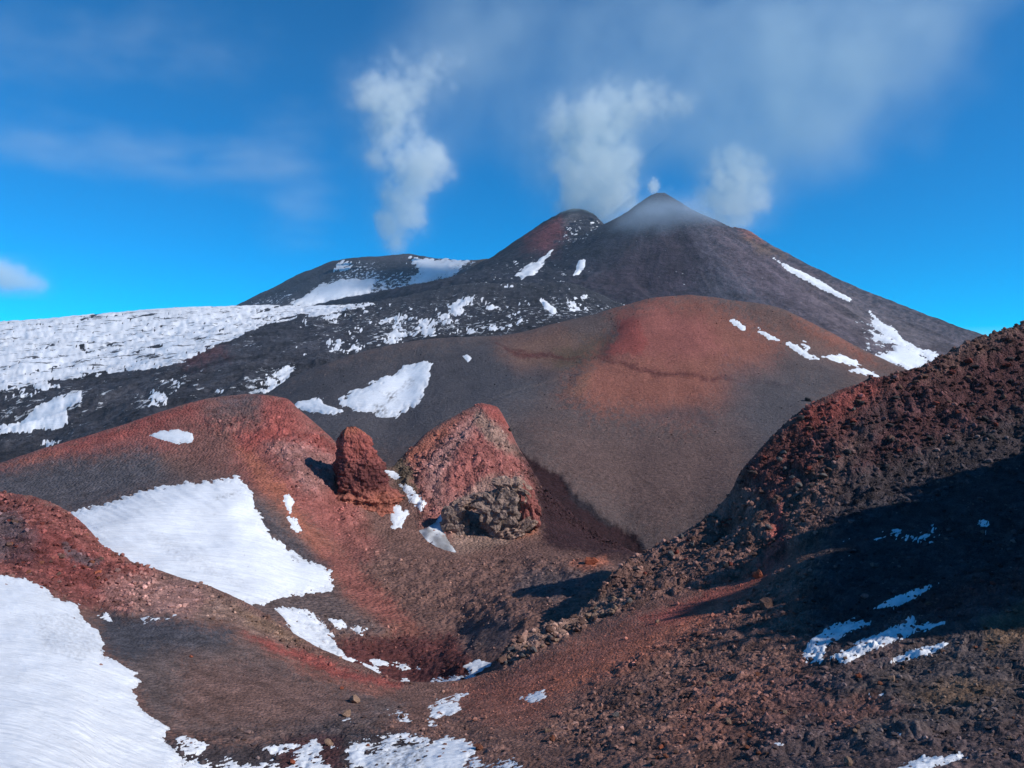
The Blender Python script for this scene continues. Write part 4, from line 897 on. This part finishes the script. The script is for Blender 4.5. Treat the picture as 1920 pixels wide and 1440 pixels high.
rubble('stones', 'scattered small stones on the ash hill', HILL, 2600, .3+sstep(-.1, .4, fbm(HILL.px/60, HILL.py/40, 3, 400)), 1.2, 4.0, ICO1, M_rub, 8, .6)
# the red spire
M_rockface = ground_mat('rock_face', 2.2, .4, .9, .38, .4, s3=.8)
def planes(a, specs):
    """Radius of a many-sided section: the nearest of several faces at angle a."""
    r = np.full(np.shape(a), 9.0)
    for ak, w in specs: r = np.minimum(r, w/np.maximum(np.cos(a-R(ak)), .12))
    return r
def spire():
    nh, na = 110, 150
    Yc = locate(CRATER, 668, 925)[0][1]-.5; sc = Yc/F
    h = np.linspace(0, 1, nh)[:,None]; a = np.linspace(0, 2*math.pi, na, endpoint=False)[None,:]
    cx = pchip1([0,.25,.5,.75,.92,1], [680,675,669,663,659,657], h[:,0])[:,None]
    hw = pchip1([0,.15,.4,.62,.8,.93,1], [92,66,51,41,32,21,7], h[:,0])[:,None]
    py = 960-(960-800)*h
    zz = (HY-py)*sc+0*a; nx = np.cos(a)+0*h; ny = np.sin(a)+0*h
    sec = planes(a+.25*fbm3(nx, ny, zz*.12, 2, 80), [(-70, .72), (-15, .95), (35, .85), (100, .8), (175, .80), (228, .86)])
    strata = ridged(zz*.55+.25*nx+.2*fbm3(nx*2, ny*2, zz*.3, 2, 85), nx*.6+ny*.4, 4, 83, .6)
    n = fbm3(nx*2.4+5, ny*2.4, zz*.34, 5, 81, .62)*.55 + strata*.20 + fbm3(nx*9, ny*9, zz*1.6, 3, 84, .6)*.14
    left = np.exp(-((a-R(205))/.30)**2)*np.exp(-((h-.48)/.20)**2)
    f = sec*(1+n)-.5*left
    X = (cx-HX)*sc+hw*sc*np.cos(a)*f; Y = Yc+hw*sc*np.sin(a)*f*.85; Z = zz+n*.8-strata*.25
    t = (zz-zz.min())/(zz.max()-zz.min())+n*.25
    C = np.empty(X.shape+(3,), np.float32); C[:] = PAL['brick']
    def mix(col, w): C[:] += (np.array(PAL[col])-C)*np.clip(w, 0, 1)[...,None]
    mix('maroon', sstep(.78, .5, t)*sstep(.25, .4, t)*.85); mix('red', sstep(.6, .75, t)*.5); mix('orange', sstep(.90, 1, t)*.7); mix('orange', sstep(.36, .18, t)*.7)
    mix('deep_shade', sstep(.1, -.25, n)*.6)  # recesses of the rock darkened in the colour, as shade
    w = lambda A: np.concatenate([A, A[:, :1]], 1)
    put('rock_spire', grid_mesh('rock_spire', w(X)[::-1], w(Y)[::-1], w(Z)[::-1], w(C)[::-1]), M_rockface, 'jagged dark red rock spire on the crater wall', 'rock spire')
spire()

# the grey-brown outcrop at the foot of the spur: an Empty with its slabs
root = bpy.data.objects.new('rock_outcrop', None); COL.objects.link(root)
base_p = locate(CRATER, 920, 1005)[0]; root.location = base_p
root['label'] = 'cracked grey brown rock outcrop at the foot of the red spur'; root['category'] = 'rock outcrop'
PAL['stone'] = (.27, .19, .16)
def slab(name, px, py, wx, wy, depth, tilt, seed, col, dy=0.0):
    Yc = base_p[1]+dy; sc = Yc/F
    V, T = ICO5; V = V/np.power((np.abs(V)**3.6).sum(1), 1/3.6)[:,None]     # blocky
    r = np.random.default_rng(seed)
    for _ in range(6):
        nr = r.normal(size=3); nr /= np.linalg.norm(nr); lim = r.uniform(.7, .95); d = V@nr; V = V-np.outer(np.maximum(d-lim, 0)*.9, nr)
    q = V*np.array([wx, depth/sc*2, wy])/60.
    crack = 1-2*np.abs(perlin3(q[:,0]*1.6+seed, q[:,1]*1.6, q[:,2]*1.6, seed+3)); crack2 = 1-2*np.abs(perlin3(q[:,0]*4+seed, q[:,1]*4, q[:,2]*4, seed+4))
    n = fbm3(q[:,0]*1.4+seed, q[:,1]*1.4, q[:,2]*1.4, 5, seed, .6)*.36 - np.clip(crack-.55, 0, 1)*.7 - np.clip(crack2-.5, 0, 1)*.20 + fbm3(q[:,0]*9, q[:,1]*9+seed, q[:,2]*9, 3, seed+6)*.10
    V = V*(1+n)[:,None]
    ca, sa = math.cos(R(tilt)), math.sin(R(tilt))
    x = V[:,0]*wx*.5*sc; z = V[:,2]*wy*.5*sc; y = V[:,1]*depth
    P = np.stack([x*ca-z*sa+(px-HX)*sc, y+Yc, x*sa+z*ca+(HY-py)*sc], 1) - base_p
    C = np.array(PAL[col])*(.9+.5*np.clip(fbm3(q[:,0]*3, q[:,1]*3, q[:,2]*3, 3, seed+9), -.8, 1)[:,None])
    put(name, raw_mesh(name, P, T, C, False), M_rockface, None, None, None, None, root)
slab('slab', 856, 994, 60, 96, 2.4, 8, 201, 'stone', 2.4)
slab('slab', 938, 958, 92, 88, 3.0, 34, 202, 'stone', 1.4)
slab('crest_block', 958, 916, 84, 46, 2.8, -14, 203, 'tan', 3.4)
slab('ledge', 893, 938, 104, 30, 2.6, 18, 204, 'tan', 3.0)
slab('ledge', 962, 996, 100, 34, 2.4, 33, 205, 'tan', .4)
slab('slab', 990, 948, 44, 96, 2.6, 10, 206, 'brick', 3.2)
slab('foot_block', 862, 1030, 40, 24, 1.6, 0, 207, 'orange', -1.6)
slab('foot_block', 916, 1022, 50, 20, 1.6, 24, 208, 'tan', -1.4)
#==PLUMES==
# ------------------------------------------------------------------ volcanic steam: voxel volumes computed here
def steam_mat(name, dens, col=(.955,.995,1.0), an=0.0):
    m = bpy.data.materials.new(name); m.use_nodes = True
    n = m.node_tree.nodes; l = m.node_tree.links; n.clear()
    v = n.new('ShaderNodeVolumePrincipled'); v.inputs['Color'].default_value = (*col, 1); v.inputs['Density'].default_value = dens
    v.inputs['Density Attribute'].default_value = 'density'; v.inputs['Anisotropy'].default_value = an
    o = n.new('ShaderNodeOutputMaterial'); l.new(v.outputs[0], o.inputs['Volume'])
    return m
def volume(name, label, box, res, blobs, mat, warp=25., wscale=90., erode=.55, escale=70., seed=1, veil=None, p=1.0, grow=1.15, soft=.16):
    """box: x0 x1 y0 y1 z0 z1 in metres; blobs: (px, py, distance, radius px, strength)."""
    x0, x1, y0, y1, z0, z1 = box
    nx, ny, nz = (max(8, int((b-a)/res)) for a, b in ((x0, x1), (y0, y1), (z0, z1)))
    gx = np.linspace(x0, x1, nx, dtype=np.float32); gy = np.linspace(y0, y1, ny, dtype=np.float32); gz = np.linspace(z0, z1, nz, dtype=np.float32)
    Z, Y, X = np.meshgrid(gz, gy, gx, indexing='ij')
    a = fbm3(X/wscale, Y/wscale, Z/wscale, 3, seed, .55); b = fbm3(X/wscale+31, Y/wscale+7, Z/wscale, 3, seed+40, .55)
    XX = X+a*warp*2; ZZ = Z+b*warp*2; YY = Y+(a-b)*warp
    S = np.zeros_like(X)
    for px, py, d, r, st in blobs:
        cx, cz = d*(px-HX)/F, d*(HY-py)/F; rr = grow*r*d/F
        q = ((XX-cx)**2+(YY-d)**2*.8+(ZZ-cz)**2)/(rr*rr)
        S = np.maximum(S, 0)+st*np.exp(-q*1.4)
    if veil is not None: S = S+veil(XX, YY, ZZ)
    if veil is None:                       # billows: rounded lumps with creases between them
        bl = 0; am = 1.0; sc_ = escale; nn = 0
        for o_ in range(5):
            bl = bl + am*np.abs(perlin3(X/sc_+o_*9.1, Y/sc_, Z/sc_, seed+80+o_)); nn += am; am *= .6; sc_ /= 2.05
        bl = bl/nn*2.6-.75
        D = sstep(.16, .80, S*(1+erode*bl) + .32*erode*bl*sstep(.04, .25, S))*np.clip(S, .3, 1.0)
        D = D + soft*np.clip(S, 0, .8)*np.clip(1+1.4*(a+b), 0, 2)
    else:
        e = fbm3(X/escale, Y/escale, Z/escale, 5, seed+80, .6)
        D = S*np.clip(1+e*3.2*erode, 0, 3) - .10*(1-1.5*e)
    for A, lo, hi in ((X, x0, x1), (Y, y0, y1), (Z, z0, z1)):
        w = (hi-lo)*.06; D = D*sstep(0, w, A-lo)*sstep(0, w, hi-A)
    D = np.clip(D, 0, 2)**p
    me = bpy.data.meshes.new(name)
    me.vertices.add(D.size)
    me.vertices.foreach_set('co', np.stack([X, Y, Z], -1).astype(np.float32).ravel())
    at = me.attributes.new('dens', 'FLOAT', 'POINT'); at.data.foreach_set('value', D.astype(np.float32).ravel())
    o = put(name, me, None, label, None, None, 'stuff')
    ng = bpy.data.node_groups.new(name, 'GeometryNodeTree')
    ng.interface.new_socket('Geometry', in_out='INPUT', socket_type='NodeSocketGeometry')
    ng.interface.new_socket('Geometry', in_out='OUTPUT', socket_type='NodeSocketGeometry')
    N = ng.nodes; K = ng.links
    gi = N.new('NodeGroupInput'); go = N.new('NodeGroupOutput')
    pos = N.new('GeometryNodeInputPosition'); sep = N.new('ShaderNodeSeparateXYZ'); K.new(pos.outputs[0], sep.inputs[0])
    def math_(op, a, b=None, c=None):
        q = N.new('ShaderNodeMath'); q.operation = op
        for i, v in enumerate((a, b, c)):
            if v is None: continue
            if isinstance(v, (int, float)): q.inputs[i].default_value = v
            else: K.new(v, q.inputs[i])
        return q.outputs[0]
    def idx(s, lo, hi, n):
        f = math_('MULTIPLY', math_('SUBTRACT', s, lo), (n-1)/(hi-lo))
        return math_('MINIMUM', math_('MAXIMUM', math_('ROUND', f), 0.0), float(n-1))
    ii = math_('MULTIPLY_ADD', math_('MULTIPLY_ADD', idx(sep.outputs[2], z0, z1, nz), float(ny), idx(sep.outputs[1], y0, y1, ny)), float(nx), idx(sep.outputs[0], x0, x1, nx))
    f2i = N.new('FunctionNodeFloatToInt'); f2i.rounding_mode = 'ROUND'; K.new(ii, f2i.inputs[0])
    na = N.new('GeometryNodeInputNamedAttribute'); na.data_type = 'FLOAT'; na.inputs[0].default_value = 'dens'
    si = N.new('GeometryNodeSampleIndex'); si.data_type = 'FLOAT'; si.domain = 'POINT'
    K.new(gi.outputs[0], si.inputs['Geometry'])
    K.new(na.outputs[0], next(s for s in si.inputs if s.name == 'Value' and s.enabled)); K.new(f2i.outputs[0], si.inputs['Index'])
    vc = N.new('GeometryNodeVolumeCube')
    K.new(next(s for s in si.outputs if s.enabled), vc.inputs['Density'])
    vc.inputs['Min'].default_value = (x0, y0, z0); vc.inputs['Max'].default_value = (x1, y1, z1)
    vc.inputs['Resolution X'].default_value = nx; vc.inputs['Resolution Y'].default_value = ny; vc.inputs['Resolution Z'].default_value = nz
    sm = N.new('GeometryNodeSetMaterial'); sm.inputs['Material'].default_value = mat
    K.new(vc.outputs[0], sm.inputs['Geometry']); K.new(sm.outputs[0], go.inputs[0])
    md = o.modifiers.new('steam', 'NODES'); md.node_group = ng
    me.materials.append(mat)
    return o
def bx(px0, px1, py0, py1, d, y0, y1):
    return ((px0-HX)*d/F, (px1-HX)*d/F, y0, y1, (HY-py1)*d/F, (HY-py0)*d/F)
ST = steam_mat('steam', .0085)
ST2 = steam_mat('steam_thin', .0012, (.84,.97,1.0))
volume('steam_plume', 'tall white steam plume rising from the distant rounded summit', bx(590, 960, 40, 500, 3000, 2850, 3150), 7.,
 [(742,490,3000,16,.5),(742,465,3000,22,.6),(735,435,3000,26,.7),(750,412,3000,40,1.0),(778,410,3000,26,1.0),(722,420,3000,22,.9),
  (735,370,3000,34,.5),(750,385,3000,30,.5),(775,345,3000,36,.9),(800,320,3000,42,1.0),(820,295,3000,36,.9),(770,300,3000,40,.55),(720,320,3000,46,.4),(700,275,3000,36,.5),
  (740,240,3000,60,.5),(720,190,3000,66,.6),(690,170,3000,46,.5),(770,160,3000,70,.45),(820,130,3000,60,.3),(860,110,3000,70,.2)], ST, 30, 90, 1.05, 110, 3)
volume('steam_plume', 'broad steam plume rising behind the left shoulder of the cone', bx(960, 1340, 120, 430, 2500, 2380, 2660), 6.,
 [(1140,405,2520,24,.9),(1110,390,2520,44,.9),(1085,400,2520,30,.6),(1150,375,2520,44,1.0),(1165,350,2500,36,.9),(1120,350,2520,60,.8),(1150,310,2500,48,.7),(1175,300,2480,30,.6),
  (1110,290,2520,76,.7),(1060,340,2520,66,.5),(1080,230,2520,66,.6),(1140,210,2500,62,.7),(1200,190,2500,56,.7),(1250,185,2500,44,.7),(1290,195,2500,34,.6),(1030,240,2540,50,.35)], ST, 26, 80, 1.05, 100, 5)
volume('steam_plume', 'hazy steam plume drifting off the right shoulder of the cone', bx(1000, 1520, 100, 450, 2500, 2400, 2640), 6.,
 [(1296,384,2510,20,.6),(1340,395,2510,40,.5),(1380,390,2520,56,.6),(1365,415,2520,40,.5),(1320,400,2510,30,.5),(1400,350,2520,58,.65),(1360,345,2520,50,.7),(1350,310,2520,36,.6),(1390,290,2520,36,.45),(1420,320,2520,36,.4),(1430,380,2520,34,.3)], ST, 20, 60, 1.05, 85, 7)
volume('steam_puff', 'small bright steam puff at the tip of the cone', bx(1195, 1275, 290, 372, 2320, 2260, 2360), 2.5,
 [(1226,360,2310,9,.8),(1224,352,2310,10,.8),(1222,344,2310,11,.9),(1231,347,2310,8,.8),(1228,335,2310,7,.5),(1258,352,2310,6,.5),(1245,362,2310,7,.5)], steam_mat('steam_puff', .025), 8, 16, .9, 16, 9)
volume('smoke_veil', 'thin bluish smoke veil lying over the upper face of the cone', bx(1080, 1420, 345, 490, 2150, 1960, 2330), 9.,
 [(1235,395,2200,44,.5),(1200,420,2140,50,.6),(1280,415,2140,54,.9),(1300,430,2100,46,.8),(1240,440,2060,60,.8),(1180,440,2080,50,.5),(1340,430,2140,36,.4)], steam_mat('veil', .0042, (.66,.82,1.0)), 18, 80, .5, 70, 11)
def drift(X, Y, Z):
    px = HX+X*F/Y; py = HY-Z*F/Y
    right = 1500+(420-py)*1.0            # right edge of the drifting cloud leans outward with height
    edge = sstep(40, -130, px-right)
    s = .55*edge*sstep(420, 200, py)*sstep(560, 1100, px)*(.55+.45*sstep(900, 1500, px))
    s = s + .3*np.exp(-((px-900)/110)**2)*sstep(330, 150, py)
    s = s*(1+.9*fbm3(X/330, Y/400, Z/230, 3, 301))
    return s
volume('smoke_drift', 'wide thin smoke cloud drifting to the upper right corner', bx(560, 2000, -60, 460, 2500, 2350, 2800), 17.,
 [(1010,300,2520,60,.4),(1470,190,2520,160,.75),(1350,250,2520,90,.4),(1180,90,2520,150,.4),(1640,50,2520,190,.7),(860,60,2520,110,.35)], ST2, 60, 240, .5, 170, 13, drift)
def wisps(X, Y, Z):
    px = HX+X*F/Y; py = HY-Z*F/Y
    s = .9*np.exp(-((py-285-.10*(px-200))/46)**2)*sstep(-150, 100, px)*sstep(640, 430, px)
    s = s + .5*np.exp(-((py-90)/90)**2)*sstep(650, 300, px) + .5*np.exp(-((px-560)/90)**2)*sstep(120, 250, py)*sstep(520, 420, py)
    n = fbm3(X/420, Y/300, Z/70, 4, 331, .6)
    return s*np.clip(.55+1.5*n, 0, 2)
volume('thin_cloud', 'faint streaky cloud across the upper left sky', bx(-250, 700, -60, 520, 3600, 3450, 3750), 26., [], steam_mat('thin_cloud', .0016, (.88,.96,1.0)), 40, 300, .3, 240, 15, wisps)
volume('small_cloud', 'small lens shaped cloud at the left edge above the skyline', bx(-140, 130, 470, 565, 5200, 5050, 5300), 12.,
 [(-30,512,5170,40,.9),(20,522,5170,36,.9),(60,532,5170,26,.7),(85,538,5170,14,.5),(-5,496,5170,10,.4)], steam_mat('cloud', .005), 20, 120, .5, 140, 17)
# ------------------------------------------------------------------ air
bm = bmesh.new(); bmesh.ops.create_cube(bm, size=1.0)
for v in bm.verts:
    v.co = ((-4600 if v.co.x < 0 else 4600), (-1600 if v.co.y < 0 else 3400), (-421.5 if v.co.z < 0 else 1440))
me = bpy.data.meshes.new('haze'); bm.to_mesh(me); bm.free()
hm = bpy.data.materials.new('haze'); hm.use_nodes = True; hm.node_tree.nodes.clear()
hv = hm.node_tree.nodes.new('ShaderNodeVolumePrincipled'); hv.inputs['Density'].default_value = 2.6e-5; hv.inputs['Color'].default_value = (.50, .76, 1, 1)
ho = hm.node_tree.nodes.new('ShaderNodeOutputMaterial'); hm.node_tree.links.new(hv.outputs[0], ho.inputs['Volume'])
put('haze', me, hm, 'thin bluish air over the whole mountainside', kind='stuff')
